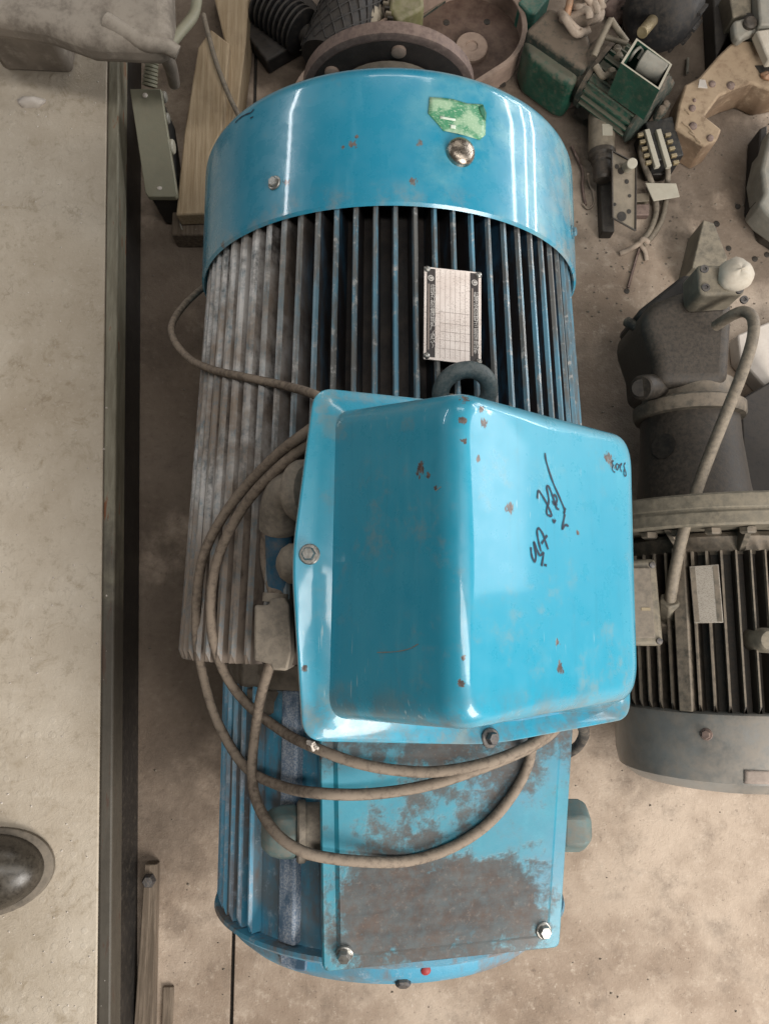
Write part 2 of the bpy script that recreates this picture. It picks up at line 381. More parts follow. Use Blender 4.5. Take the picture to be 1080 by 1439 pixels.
m.color(m.mix(m.math('MULTIPLY', m.ramp(n2, 0.55, 0.62), 0.6), c, (0.50, 0.62, 0.46))).bump(n1, 0.4, 0.002)
Mat('pale_paper', 0.6).color((0.58, 0.66, 0.56))
Mat('green_dark', 0.5).color((0.015, 0.13, 0.07))
Mat('red_paint', 0.6).color((0.30, 0.03, 0.03))
dusty('gearmotor_green', (0.010, 0.075, 0.048), dust=(0.17, 0.13, 0.097), amount=0.6, rough=0.45, up=1.0)
dusty('gearmotor_dust', (0.022, 0.036, 0.028), dust=(0.16, 0.12, 0.088), amount=0.85, rough=0.7, up=0.9)
dusty('grey_motor', (0.10, 0.088, 0.068), dust=(0.30, 0.24, 0.18), amount=0.6, rough=0.55, up=0.7)
dusty('grey_dark', (0.034, 0.028, 0.022), dust=(0.14, 0.108, 0.08), amount=0.4, rough=0.55, scale=34, var=.2)
dusty('grey_cover', (0.25, 0.25, 0.235), dust=(0.36, 0.30, 0.24), amount=0.5, rough=0.34, metal=0.1, scale=9)
dusty('flange_olive', (0.16, 0.14, 0.105), dust=(0.29, 0.245, 0.18), amount=0.7, rough=0.6)
dusty('hose_brown', (0.17, 0.14, 0.105), dust=(0.30, 0.25, 0.19), amount=0.7, rough=0.6, scale=30, bump=0.1)
dusty('pale_plastic', (0.44, 0.41, 0.33), dust=(0.36, 0.31, 0.24), amount=0.4, rough=0.5, var=0.15)
dusty('white_cap', (0.52, 0.47, 0.39), dust=(0.36, 0.30, 0.23), amount=0.5, rough=0.6, var=0.12, bump=0.6)
dusty('white_card', (0.62, 0.56, 0.50), dust=(0.42, 0.36, 0.30), amount=0.3, rough=0.7, var=0.1)
dusty('pendant_grey', (0.255, 0.245, 0.175), dust=(0.31, 0.27, 0.19), amount=0.35, rough=0.5, var=0.12)
dusty('pendant_black', (0.012, 0.013, 0.014), amount=0.12, rough=0.5)
dusty('bracket_rust', (0.22, 0.145, 0.09), dust=(0.38, 0.285, 0.19), amount=0.8, rough=0.85, scale=12, bump=0.6, up=0.8)
dusty('guard_brown', (0.085, 0.048, 0.036), dust=(0.22, 0.155, 0.115), amount=0.45, rough=0.65, scale=10)
dusty('guard_rim', (0.30, 0.215, 0.17), dust=(0.36, 0.27, 0.21), amount=0.5, rough=0.65)
dusty('scrap_black', (0.012, 0.012, 0.013), dust=(0.09, 0.072, 0.056), amount=0.4, rough=0.6, up=0.8)
dusty('scrap_rag', (0.33, 0.28, 0.21), amount=0.6, rough=0.95, scale=40, bump=0.8)
dusty('olive_scrap', (0.20, 0.19, 0.085), amount=0.5, rough=0.6)
dusty('rope_pale', (0.42, 0.33, 0.26), amount=0.5, rough=0.9, scale=40)
dusty('copper_wire', (0.42, 0.22, 0.12), amount=0.45, rough=0.5, metal=0.2)
dusty('plate_khaki', (0.245, 0.205, 0.15), amount=0.55, rough=0.6, metal=0.15)
dusty('capacitor_tan', (0.20, 0.165, 0.12), dust=(0.31, 0.26, 0.195), amount=0.6, rough=0.55)
dusty('brass', (0.34, 0.27, 0.15), amount=0.6, rough=0.4, metal=0.5)
dusty('grey_sheet', (0.30, 0.29, 0.25), dust=(0.34, 0.29, 0.23), amount=0.45, rough=0.5, metal=0.1)
dusty('near_dusty', (0.22, 0.185, 0.15), dust=(0.42, 0.37, 0.31), amount=0.6, rough=0.9, scale=9, bump=0.6, up=0.7)
m = dusty('dome_steel', (0.23, 0.215, 0.18), dust=(0.28, 0.24, 0.18), amount=0.35, rough=0.22, metal=0.9, scale=14)
dusty('shoe_leather', (0.050, 0.042, 0.033), dust=(0.16, 0.135, 0.10), amount=0.3, rough=0.26, scale=30, bump=.1)
dusty('tag_pink', (0.36, 0.285, 0.245), dust=(0.42, 0.36, 0.30), amount=0.4, rough=0.8)
dusty('hole_dark', (0.02, 0.016, 0.013), amount=0.1)

# ================================================================== SETTING
fl = MB(); fl.add([(-8, -8, -0.012), (8, -8, -0.012), (8, 8, -0.012), (-8, 8, -0.012)], [(0, 1, 2, 3)])
floor = fl.build('floor', 'hole_dark'); tag(floor, 'dusty stained concrete workshop floor', None, kind='structure')
XJ = P(326, 1380, 0).x
def sheet(x0, x1, y0, y1):
    s = MB(); nx = 1
    s.box(((x0 + x1) / 2, (y0 + y1) / 2, -0.005), (x1 - x0, y1 - y0, 0.01)); return s
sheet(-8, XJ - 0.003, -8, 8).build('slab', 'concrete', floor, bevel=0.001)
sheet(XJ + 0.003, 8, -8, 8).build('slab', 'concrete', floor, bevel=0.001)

# ------------------------------------------------------------------ low bench on the left
BZ = 0.14
e0 = P(167, 120, BZ); e1 = P(155, 1439, BZ)
dirb = (e0 - e1).normalized(); side = Vector((dirb.y, -dirb.x, 0))
A0 = e1 - dirb * 0.6; A1 = e0 + dirb * 0.9
bench = thing('low_bench', 'low steel edged platform with a pale dusty top at the left edge', 'platform', (e1.x, 0, 0))
wb = 0.020
t_ = MB(); t_.prism([A0 - side * 0.9, A1 - side * 0.9, A1 - side * wb, A0 - side * wb], (0, 0, -0.03)); t_.build('top', 'bench_dust', bench, bevel=0.002)
t_ = MB(); t_.prism([A0 - side * (wb - .0015), A1 - side * (wb - .0015), A1, A0], (0, 0, -0.045)); t_.build('edge_strip', 'bench_steel', bench, bevel=0.003)
t_ = MB(); t_.prism([q + Vector((0, 0, -0.0465)) for q in (A0 - side * 0.85, A1 - side * 0.85, A1 - side * 0.006, A0 - side * 0.006)], (0, 0, -0.0935)); t_.build('plinth', 'dark_steel', bench, bevel=0.002)
# lump of debris on it
lump = MB(); c0 = P(44, 145, BZ)
rings = []
for k in range(7):
    a = math.pi / 2 * k / 6
    rings.append([c0 + Vector((math.cos(t) * 0.022 * math.cos(a) * (1 + .25 * math.sin(3 * t + k)), math.sin(t) * 0.012 * math.cos(a) * (1 + .3 * math.cos(2 * t)), 0.013 * math.sin(a))) for t in [2 * math.pi * i / 14 for i in range(14)]])
lump.loft(rings); o = lump.build('plaster_lump', 'white_card', smooth=60, origin=c0); tag(o, 'small white lump of plaster lying on the pale platform top', 'lump')
# toe of a shoe standing on the platform
c0 = P(-30, 1226, BZ)
shoe = thing('shoe', 'scuffed dark leather shoe toe on the platform, cut by the left edge', 'shoe', (c0.x, c0.y, BZ))
def toe(rx, ry, z, dx=0.0):
    out = []
    for k in range(40):
        t = 2 * math.pi * k / 40; cx_, sy_ = math.cos(t), math.sin(t)
        x_ = (abs(cx_) ** .85) * (1 if cx_ > 0 else -1) * rx * (1 if cx_ > 0 else 1.6)
        out.append(Vector((c0.x + dx + x_, c0.y + sy_ * ry + x_ * .10, BZ + z)))
    return out
s_ = MB(); s_.loft([toe(.108, .058, .001), toe(.112, .062, .004), toe(.112, .062, .010), toe(.109, .059, .012)]); s_.build('sole', 'casting_grey', shoe, smooth=45)
s_ = MB(); s_.loft([toe(.104 - .060 * (1 - math.cos(a)) , .0555 * (math.cos(a) * .72 + .28), .0131 + .046 * math.sin(a), -.004 - .02 * (1 - math.cos(a))) for a in [math.pi / 2 * k / 10 for k in range(11)]]); s_.build('upper', 'shoe_leather', shoe, smooth=60)

# near dusty piece above the platform, top left
zt = 0.34
q = [P(-60, -60, zt), P(236, -60, zt), P(240, 50, zt), P(214, 62, zt), P(120, 58, zt), P(60, 36, zt), P(-60, 18, zt)]
near = thing('dusty_casting', 'large dusty grey casting jutting over the platform at the top left corner', 'casting', P(60, 0, BZ))
s_ = MB(); s_.prism(q, (0, 0, -0.05)); s_.build('slab_body', 'near_dusty', near, bevel=0.018, segs=4)
s_ = MB(); s_.tube(crom([P(150, 30, .335), P(200, 58, .33), P(232, 64, .325), P(250, 74, .318)], 5), lambda t: 0.013 - 0.003 * t, 12); s_.build('lug', 'near_dusty', near, smooth=60)
s_ = MB(); s_.tube(crom([P(236, 66, .32), P(252, 46, .30), P(270, 24, .28), P(276, 4, .27), P(278, -30, .26)], 5), lambda t: 0.008, 10); s_.build('rod', 'pendant_grey', near, smooth=60)
s_ = MB(); s_.tube(crom([P(230, 70, .29), P(240, 95, .25), P(245, 118, .21)], 5), lambda t: 0.011 - .002 * t, 10); s_.build('tail', 'near_dusty', near, smooth=60)
s_ = MB(); s_.prism([P(-60, -50, .285), P(60, -50, .285), P(50, 10, .285), P(-60, 5, .285)], (0, 0, -(0.285 - BZ))); s_.build('foot', 'near_dusty', near, bevel=0.01)

# floor batten bottom left
zb = 0.022
bt = thing('floor_batten', 'narrow grey wooden batten with a bolt lying on the floor beside the platform', 'batten', P(212, 1330, 0))
s_ = MB(); s_.prism([P(203, 1215, zb), P(220, 1215, zb), P(214, 1500, zb), P(184, 1500, zb)], (0, 0, -0.021)); s_.build('strip', 'grey_wood', bt, bevel=0.002)
b0 = P(210, 1237, zb); s_ = MB(); s_.lathe([(0.011, 0), (0.011, .006), (.008, .011), (0.0, .012)], b0, (0, 0, 1), 6); s_.build('bolt_head', 'bolt_dark', bt, smooth=40)
s_ = MB(); s_.box(P(236, 1420, 0.004), (0.016, 0.07, 0.006)); o = s_.build('steel_chip', 'grey_wood', origin=P(236, 1420, 0.001), bevel=.001); tag(o, 'small flat chip on the floor right of the batten', 'chip')

# ================================================================== MAIN MOTOR
AX, AZ = 0.006, 0.285
YS0, YS1 = 0.445, 0.618          # fan cover
YB1 = -0.045                     # end of main frame
YL1 = -0.335                     # end of lower frame
RF, RS, RL = 0.247, 0.2555, 0.213
RF1 = 0.268                      # the finned frame flares towards its lower end
motor = thing('electric_motor', 'big worn blue electric motor with cooling fins lying on the floor', 'electric motor', (AX, 0.15, 0))
axo = Vector((AX, 0, AZ))
def on_cyl(ang, r, y):           # ang from straight up, positive to the right
    return Vector((AX + r * math.sin(ang), y, AZ + r * math.cos(ang)))

# fan cover with rolled rear edge and rounded shoulder
rim = [(RS - 0.002, YS0 + .004), (RS, YS0), (RS + .0012, YS0 + .006)]
prof = [(RS - 0.006, YS1 - .02), (RS - 0.006, YS0 + .004), (RS - .003, YS0), (RS, YS0 + .003)]
prof += [(RS, YS0 + (YS1 - .022 - YS0) * k / 6) for k in range(1, 7)]
prof += [(RS - .022 * (1 - math.cos(a)), YS1 - .022 + .022 * math.sin(a)) for a in [math.pi / 2 * k / 7 for k in range(1, 8)]]
prof += [(RS - 0.06, YS1 + .002), (0.075, YS1 + .003)]
fc = MB(); fc.lathe([(r, y) for r, y in prof], axo, (0, 1, 0), 128, cap0=False, cap1=True)
FC = fc.bvh()
def at(px, py, b=None):
    h = hits(px, py, [b]); return h
sp = []
for (px, py, r, wb_) in ((495, 203, .0045, 1.1), (482, 207, .0022, 1.0), (500, 192, .002, 1.0), (590, 202, .0035, 1.2), (580, 255, .004, 1.3), (510, 290, .002, .8), (402, 256, .004, 1.2), (312, 345, .004, 1.2), (445, 300, .002, .8)):
    h = at(px, py, FC)
    if h: sp.append((h[0], r, wb_))
def fc_grime(m, c):
    x = m.xyz(); n = m.noise(26, 6, 0.7)
    g = m.math('MULTIPLY', m.ramp(x['X'], 0.16, 0.25), m.ramp(n, 0.40, 0.62))
    c = m.mix(m.math('MULTIPLY', g, 0.75), c, (0.30, 0.34, 0.33))
    g2 = m.math('MULTIPLY', m.ramp(x['Y'], YS0 + .035, YS0), m.ramp(n, 0.45, 0.66))
    c = m.mix(m.math('MULTIPLY', g2, 0.55), c, (0.24, 0.27, 0.27))
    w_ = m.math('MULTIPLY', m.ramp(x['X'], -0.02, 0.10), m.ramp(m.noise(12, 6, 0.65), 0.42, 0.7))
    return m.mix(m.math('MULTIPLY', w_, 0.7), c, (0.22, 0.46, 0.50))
paint('cover_blue', BLUE, sp, fc_grime, chips=0.72)
cover = fc.build('fan_cover', 'cover_blue', motor, smooth=35)

def bolt(name, p, n, r, mat, parent, h=0.006, washer=1.5, wm='bolt_zinc'):
    n = Vector(n).normalized(); p = Vector(p)
    s = MB()
    if washer: s.lathe([(r * washer, -.001), (r * washer, .0012), (r * washer * .9, .002)], p, n, 20)
    s.lathe([(r, .002), (r, h * .75), (r * .82, h), (0.0, h)], p, n, 6)
    return s.build(name, mat, parent, smooth=30)
for (px, py, mt) in ((386, 257, 'bolt_zinc'), (803, 326, 'bolt_blue')):
    h = at(px, py, FC)
    if h: bolt('bolt', h[0], h[1], 0.0062, mt, cover, washer=1.35)
h = at(646, 215, FC)
s_ = MB(); s_.lathe([(0.0165, -.001), (0.0165, .003), (0.015, .0065), (0.010, .0095), (0.0, .0105)], h[0], h[1], 28); s_.build('domed_plug', 'cap_chrome', cover, smooth=60)

def decal(pix, bv, off, name, mat, parent, sub=6):
    """thin sheet following the surface behind a pixel outline"""
    # triangulate by fan from centre with radial subdivisions
    cx = sum(p[0] for p in pix) / len(pix); cy = sum(p[1] for p in pix) / len(pix)
    s = MB(); out = []
    dens = []
    for i in range(len(pix)):
        a, b = pix[i], pix[(i + 1) % len(pix)]
        for k in range(4): dens.append((a[0] + (b[0] - a[0]) * k / 4, a[1] + (b[1] - a[1]) * k / 4))
    rings = []
    for j in range(sub, 0, -1):
        t = j / sub; r = []
        for (x, y) in dens:
            h = hits(cx + (x - cx) * t, cy + (y - cy) * t, bv)
            r.append(h[0] + h[1] * off)
        rings.append(r)
    h = hits(cx, cy, bv)
    s.loft(rings, cap0=False, cap1=True)
    o = s.build(name, mat, parent, smooth=60)
    m_ = o.modifiers.new('thickness', 'SOLIDIFY'); m_.thickness = 0.0005; m_.offset = -1
    return o
st = decal([(603, 137), (620, 138), (636, 140), (656, 146), (677, 147), (682, 160), (681, 190), (673, 197), (650, 190), (632, 186), (622, 184), (612, 172), (601, 160)], [FC], 0.0012, 'sticker', 'green_paper', cover)
decal([(617.5, 164), (639, 168), (639, 171), (617.5, 167.5)], [FC], 0.0019, 'printed_bar', 'pale_paper', st, 2)
decal([(632, 176), (639, 177), (639, 182), (632, 181)], [FC], 0.0019, 'printed_block', 'pale_paper', st, 2)
decal([(671, 151), (677, 148), (682, 160), (681, 171), (674, 161)], [FC], 0.0022, 'curled_corner', 'green_dark', st, 2)
def ribbon_strokes(strokes, bv, width, off, name, mat, parent):
    s = MB()
    for stq in strokes:
        pts = []
        for (x, y) in [tuple(v) for v in crom([Vector((a, b, 0)) for a, b in stq], 5)] if False else [(v.x, v.y) for v in crom([Vector((a, b, 0)) for a, b in stq], 4)]:
            h = hits(x, y, bv)
            if h: pts.append((h[0] + h[1] * off, h[1]))
        if len(pts) < 2: continue
        L = []; Rr = []
        for i, (p, n) in enumerate(pts):
            t = (pts[min(i + 1, len(pts) - 1)][0] - pts[max(i - 1, 0)][0])
            if t.length < 1e-7: t = Vector((1, 0, 0))
            b = n.cross(t).normalized()
            wd = width * (0.75 + 0.5 * abs(math.sin(i * 0.7 + len(pts)))) / 2
            L.append(p + b * wd); Rr.append(p - b * wd)
        k = len(pts)
        s.add(L + Rr, [(i, i + 1, k + i + 1, k + i) for i in range(k - 1)])
    return s.build(name, mat, parent)
ribbon_strokes([[(331, 172), (337, 166), (345, 161), (353, 158), (357, 153)], [(352, 166), (356, 164)]], [FC], 0.0016, 0.0006, 'scratch_mark', 'marker_ink', cover)

# shaft flange disc
s_ = MB(); RD = 0.124
s_.lathe([(0.03, .757), (RD - .004, .757), (RD, .759), (RD, .776), (RD - .003, .779), (0.03, .779)], axo, (0, 1, 0), 72); disc = s_.build('flange_disc', 'flange_brown', motor, smooth=30)
s_ = MB(); s_.lathe([(0.05, .7555), (RD - .010, .7555), (RD - .010, .7572)], axo, (0, 1, 0), 72, cap0=False, cap1=False)
s_.build('flange_back', 'flange_face', disc, smooth=30)
for px, py in ((466, 100), (560, 71)):
    o_, d_ = ray(px, py); t = (.755 - o_.y) / d_.y; p = o_ + d_ * t
    s_ = MB(); s_.lathe([(.010, -.004), (.010, .004), (.007, .006)], (p.x, .7555, p.z), (0, -1, 0), 18); s_.build('bolt_hole_plug', 'guard_rim', disc, smooth=40)
s_ = MB(); s_.lathe([(0.082, .752), (0.082, .70), (0.078, .66), (0.078, .60)], axo, (0, 1, 0), 48); s_.build('shaft_hub', 'casting_grey', motor, smooth=40)

# main frame
s_ = MB(); s_.lathe([(RF - .034, YS1 - .05), (RF - .034, YS0), (RF1 - .036, YB1 + .004), (RF1 - .06, YB1 - .004)], axo, (0, 1, 0), 96)
frame = s_.build('frame', 'barrel_grime', motor, smooth=35)
MAINB = MB().lathe([(RF, YS0), (RF1, YB1)], axo, (0, 1, 0), 96).bvh()
COREB = MB().lathe([(RF - .034, YS0), (RF - .034, YB1)], axo, (0, 1, 0), 96).bvh()
def fin_mesh(name, r0, r1, y0, y1, tb, tt, mats, flare=0.0):
    s = MB(); prof = [(-tb / 2, r0), (-tt / 2, r1 - .004), (-tt / 4, r1), (tt / 4, r1), (tt / 2, r1 - .004), (tb / 2, r0)]
    ra = [Vector((x, y0, z)) for x, z in prof]
    rb = [Vector((x * (1 + flare * 4), y1 + (0.010 if z > r1 - .003 else 0), z + flare)) for x, z in prof]
    s.loft([ra, rb])
    me = bpy.data.meshes.new(name); me.from_pydata([tuple(v) for v in s.v], [], s.f)
    bm = bmesh.new(); bm.from_mesh(me); bmesh.ops.recalc_face_normals(bm, faces=bm.faces); bm.to_mesh(me); bm.free()
    for m_ in mats: me.materials.append(M[m_])
    for p in me.polygons:
        p.material_index = 1 if len(p.vertices) == 4 and p.center.z > r1 - .0045 + flare / 2 and abs(p.normal.y) < .5 else 0
    return me
def put_fin(me, ang, parent):
    o = bpy.data.objects.new('fin', me); COL.objects.link(o); o.parent = parent
    o.location = Vector((AX, 0, AZ)) - root_of(parent).location
    o.rotation_euler = (0, ang, 0)
    return o
fm = fin_mesh('fin', RF - .036, RF, YS0 + .03, YB1, .0075, .0062, ('fin_blue', 'fin_tip'), RF1 - RF)
STEP = R_(5.05)
skip = set()
fm_w = fin_mesh('fin', RF - .036, RF, YS0 + .03, YB1, .0125, .0100, ('fin_blue', 'fin_tip'), RF1 - RF)
for k in range(-22, 23):
    put_fin(fm_w if k < -7 else fm, R_(1.3) + k * STEP, motor)
# wide rib with the nameplate, and the eyebolt boss
# lower frame
s_ = MB(); s_.lathe([(RL - .015, YB1 - .001), (RL - .015, YL1 - .001)], axo, (0, 1, 0), 96); lower = s_.build('lower_frame', 'lower_blue', motor, smooth=35)
s_ = MB(); s_.lathe([(RF1 - .055, YB1 - .003), (RF1 - .055, YB1 - .014), (RL - .004, YB1 - .030), (RL - .022, YB1 - .034)], axo, (0, 1, 0), 96); s_.build('joint_ring', 'casting_grey', motor, smooth=30)
s_ = MB(); s_.lathe([(RL - .03, YL1), (RL + .002, YL1), (RL + .003, YL1 - .004), (RL - .002, YL1 - .008), (RL - .03, YL1 - .010)], axo, (0, 1, 0), 96); s_.build('end_ring', 'lower_blue', motor, smooth=30)
fl_ = fin_mesh('fin', RL - .024, RL, YB1 - .028, YL1 + .001, .0075, .005, ('lower_blue', 'lower_tip'))
for a in (-100, -94, -88, -82, -76, -70, -64, -58, -52, -46, 60, 68, 76, 84, 92, 100):
    put_fin(fl_, R_(a), motor)
LOWB = MB().lathe([(RL, YB1), (RL, YL1)], axo, (0, 1, 0), 96).bvh()
# speckled wide rib
s_ = MB()
ra = []
for y in (YB1 - .03, YL1 + .0015):
    ra.append([on_cyl(R_(a), r, y) for a, r in ((-35.5, RL - .024), (-35, RL - .006), (-28.5, RL - .004), (-28, RL - .024))])
s_.loft(ra); s_.build('wide_rib', 'speckled_rib', motor, bevel=0.003)
# end shield
ES = [(RL - .012, YL1 - .009), (RL - .016, YL1 - .022), (RL - .030, YL1 - .034), (RL - .060, YL1 - .040), (0.04, YL1 - .042)]
s_ = MB(); s_.lathe(ES, axo, (0, 1, 0), 80); shield = s_.build('end_shield', 'lower_blue', motor, smooth=35)
s_ = MB(); s_.prism([P(391, 1334, .455), P(432, 1341, .475), P(430, 1368, .475), P(412, 1365, .465), P(393, 1357, .455)], (0, 0, -.05)); s_.build('lug', 'speckled_rib', motor, bevel=.003)
SHB = MB().lathe(ES, axo, (0, 1, 0), 80).bvh()
h = hits(598, 1364, [SHB]); p = h[0]; s_ = MB(); s_.lathe([(.0052, -.006), (.0052, .001), (.0035, .0025), (0, .003)], p, h[1], 10); s_.build('red_plug', 'red_paint', motor, smooth=40)
h = hits(566, 1380, [SHB]) or h; s_ = MB(); s_.lathe([(.008, -.004), (.008, .003), (.006, .005)], h[0], h[1], 6); s_.build('shield_bolt', 'bolt_dark', motor, smooth=30)
# feet
for sx in (-1, 1):
    for y in (0.33, 0.03):
        s_ = MB(); s_.prism([(AX + sx * .10, y - .05, .085), (AX + sx * .20, y - .05, .13), (AX + sx * .215, y - .05, .022), (AX + sx * .215, y - .05, .0), (AX + sx * .09, y - .05, 0)], (0, .10, 0)); s_.build('foot', 'lower_blue', motor, bevel=.004)

# ---- inspection cover (lower box)
zl, zr = 0.527, 0.470
cBL = P(454, 1367, zl); cBR = P(786, 1332, zr); cTL = P(449, 1010, zl); cTR = P(806, 1010, zr)
def quad_ring(q, cr, n=6):
    out = []
    for i in range(4):
        p, a, b = q[i], q[i - 1], q[(i + 1) % 4]
        pa = p + (a - p).normalized() * cr; pb = p + (b - p).normalized() * cr
        for k in range(n + 1):
            t = k / n; out.append(pa * (1 - t) ** 2 + p * 2 * t * (1 - t) + pb * t * t)
    return out
insp_n = (cBR - cBL).cross(cTL - cBL).normalized()
if insp_n.z < 0: insp_n = -insp_n
q = [cBL, cBR, cTR, cTL]
base_q = [c - insp_n * .075 for c in q]
inn = [c + (sum(q, Vector()) / 4 - c) * .045 - insp_n * .008 for c in q]
s_ = MB(); s_.loft([quad_ring([c - insp_n * .09 for c in inn], .006), quad_ring(inn, .006)]); s_.build('inspection_box', 'lower_blue', motor, smooth=40)
s_ = MB()
top_ = [c for c in q]
r0 = quad_ring([c - insp_n * .0075 for c in q], .007); r1 = quad_ring([c - insp_n * .0015 for c in q], .007)
ctr = sum(q, Vector()) / 4
r2 = [c + (ctr - c) * .010 for c in quad_ring(q, .007)]
r3 = [c + (ctr - c) * .10 - insp_n * .0 for c in quad_ring(q, .012)]
r4 = [c + (ctr - c) * .13 + insp_n * .0035 for c in quad_ring(q, .016)]
s_.loft([r0, r1, r2, r3, r4])
IB = s_.bvh()
def plate_mat():
    m = Mat('inspect_blue', 0.4, coat=0.15)
    x = m.xyz(); n1 = m.noise(16, 7, 0.72); n2 = m.noise(60, 6, 0.7); n3 = m.noise(180, 4, 0.7); st = m.noise(24, 6, .7, stretch=(.4, 3, 1))
    c = m.mix(m.ramp(n1, 0.4, 0.7), (0.020, 0.215, 0.30), (0.04, 0.28, 0.37))
    c = m.mix(m.math('MULTIPLY', m.ramp(m.noise(5, 4), .45, .62), .35), c, (0.10, 0.22, 0.34))
    yb = P(600, 1228, .5).y
    a = m.ramp(x['Y'], yb + .045, yb - .02)            # rust grown over the lower half
    edgeL = m.ramp(x['X'], cBL.x - .015, cBL.x + .055); edgeR = m.ramp(x['X'], cBR.x + .02, cBR.x - .075); edgeB = m.ramp(x['Y'], cBL.y - .005, cBL.y + .06)
    e = m.math('MULTIPLY', m.math('MULTIPLY', edgeL, edgeR), m.math('ADD', m.math('MULTIPLY', edgeB, .6), .4))
    low = m.math('MULTIPLY', m.math('MULTIPLY', a, e), 0.36)
    p2 = P(640, 1150, .5); d = m.node('ShaderNodeVectorMath', operation='DISTANCE'); m.link(m.pos, d.inputs[0]); d.inputs[1].default_value = tuple(p2)
    mid = m.math('MULTIPLY', m.ramp(d.outputs['Value'], .12, .03), .11)
    top = m.math('MULTIPLY', m.ramp(x['Y'], P(600, 1110, .5).y, P(600, 1055, .5).y), .13)
    t = m.math('ADD', m.math('ADD', m.math('MULTIPLY', n1, .62), m.math('MULTIPLY', n2, .38)), m.math('ADD', m.math('MAXIMUM', low, mid), m.math('ADD', top, m.math('MULTIPLY', m.math('SUBTRACT', m.noise(22, 5, .6), .5), .30))))
    mask = m.math('MULTIPLY', m.ramp(t, .56, .69), m.mixf(m.ramp(n2, .3, .7), 1.0, .78))
    soft = m.ramp(t, .50, .66)
    rust = m.mix(m.ramp(m.math('ADD', m.math('MULTIPLY', st, .4), m.math('MULTIPLY', n1, .6)), .35, .65), (0.040, 0.029, 0.025), (0.098, 0.070, 0.056)); rust = m.mix(m.math('MULTIPLY', m.ramp(n3, .55, .7), .4), rust, (.20, .15, .12))
    c = m.mix(m.math('MULTIPLY', soft, .4), c, (0.07, 0.12, 0.13)); c = m.mix(mask, c, rust)
    m.color(c); m.rough(m.mixf(mask, m.mixf(n2, .28, .5), .75)); m.bump(m.math('SUBTRACT', m.math('MULTIPLY', n2, .6), mask), .35, .0012)
plate_mat()
insp = s_.build('inspection_cover', 'inspect_blue', motor, smooth=25)
for (px, py) in ((484, 1340), (763, 1308)):
    h = hits(px, py, [IB]); bolt('bolt', h[0], h[1], .0068, 'bolt_zinc', insp, h=.008, washer=1.25)

# ---- hex plug on the right flank of the lower frame
p0 = P(772, 1160, .36); p1 = P(826, 1158, .36)
s_ = MB(); s_.cyl(p0 - Vector((.06, 0, 0)), p0 + Vector((.012, 0, 0)), .024, 24); s_.build('plug_neck', 'dark_cable', motor, smooth=40)
s_ = MB(); L = (p1 - p0).length
s_.lathe([(.026, .008), (.031, .012), (.031, L - .012), (.027, L - .004), (.018, L), (0, L)], p0, (1, 0, 0), 6); s_.build('hex_plug', 'gland_teal', motor, bevel=.003)
# ---- gland on the left flank of the lower frame
gp = P(436, 1168, .485); gd = Vector((-.92, 0, .12)).normalized()
s_ = MB(); s_.lathe([(.028, -.03), (.028, .004), (.0305, .006), (.0305, .012), (.028, .014)], gp, gd, 28); s_.build('gland_collar', 'gland_grey', motor, smooth=30)
s_ = MB(); s_.lathe([(.026, .013), (.0275, .018), (.027, .030), (.024, .040), (.017, .048), (.013, .050), (0, .050)], gp, gd, 8); s_.build('gland_nut', 'gland_teal', motor, bevel=.003)

# ---- terminal box
fz_l, fz_r = 0.665, 0.520
fTL = P(443, 544, fz_l); fBL = P(427, 1042, fz_l); fBR = P(886, 1010, fz_r); fTR = P(866, 640, fz_r)
ff = [fBL, fBR, fTR, fTL]
fn = (fBR - fBL).cross(fTL - fBL).normalized()
if fn.z < 0: fn = -fn
fL = P(411, 785, fz_l + .002); fB = P(690, 1047, (fz_l + fz_r) / 2 + .008)
fT = P(650, 566, (fz_l + fz_r) / 2); fR = P(884, 815, fz_r)
def round_poly(pts, crs, n=6):
    out = []
    k = len(pts)
    for i in range(k):
        p, a, b = pts[i], pts[i - 1], pts[(i + 1) % k]; cr = crs[i]
        pa = p + (a - p).normalized() * cr; pb = p + (b - p).normalized() * cr
        for j in range(n + 1):
            t = j / n; out.append(pa * (1 - t) ** 2 + p * 2 * t * (1 - t) + pb * t * t)
    return out
fpoly = [fBL, fB, fBR, fR, fTR, fT, fTL, fL]; fcr = [.018, .03, .018, .03, .018, .03, .018, .03]
FO = round_poly(fpoly, fcr, 8)
# lid base / top corners
b0 = [P(462, 1012, fz_l + .002), P(862, 1000, fz_r + .004), P(868, 640, fz_r + .010), P(472, 572, fz_l + .002)]
zt_l, zt_r = 0.775, 0.622
T0 = [P(648, 1036, zt_l), P(900, 976, zt_r), P(888, 612, zt_r), P(643, 540, zt_l)]
# ring with mid-edge points so it matches the flange ring's count
def eight(q): return [q[0], (q[0] + q[1]) / 2, q[1], (q[1] + q[2]) / 2, q[2], (q[2] + q[3]) / 2, q[3], (q[3] + q[0]) / 2]
cB = [.020, .01, .020, .01, .020, .01, .020, .01]
BR_ = round_poly(eight(b0), cB, 8)
TR_ = round_poly(eight(T0), [.030, .01, .030, .01, .030, .01, .030, .01], 8)
tn = (T0[1] - T0[0]).cross(T0[3] - T0[0]).normalized()
T0[2] = ray(888, 612)[0] + ray(888, 612)[1] * ((T0[0] - ray(888, 612)[0]).dot(tn) / ray(888, 612)[1].dot(tn))
TR_ = round_poly(eight(T0), [.030, .01, .030, .01, .030, .01, .030, .01], 8)
ctrT = sum(T0, Vector()) / 4; ctrB = sum(b0, Vector()) / 4
tn = (T0[1] - T0[0]).cross(T0[3] - T0[0]).normalized()
if tn.z < 0: tn = -tn
rings = [[p - fn * .004 for p in FO], [p - fn * .001 for p in FO], [p + fn * .0 + (ctrB - p) * .006 for p in FO]]
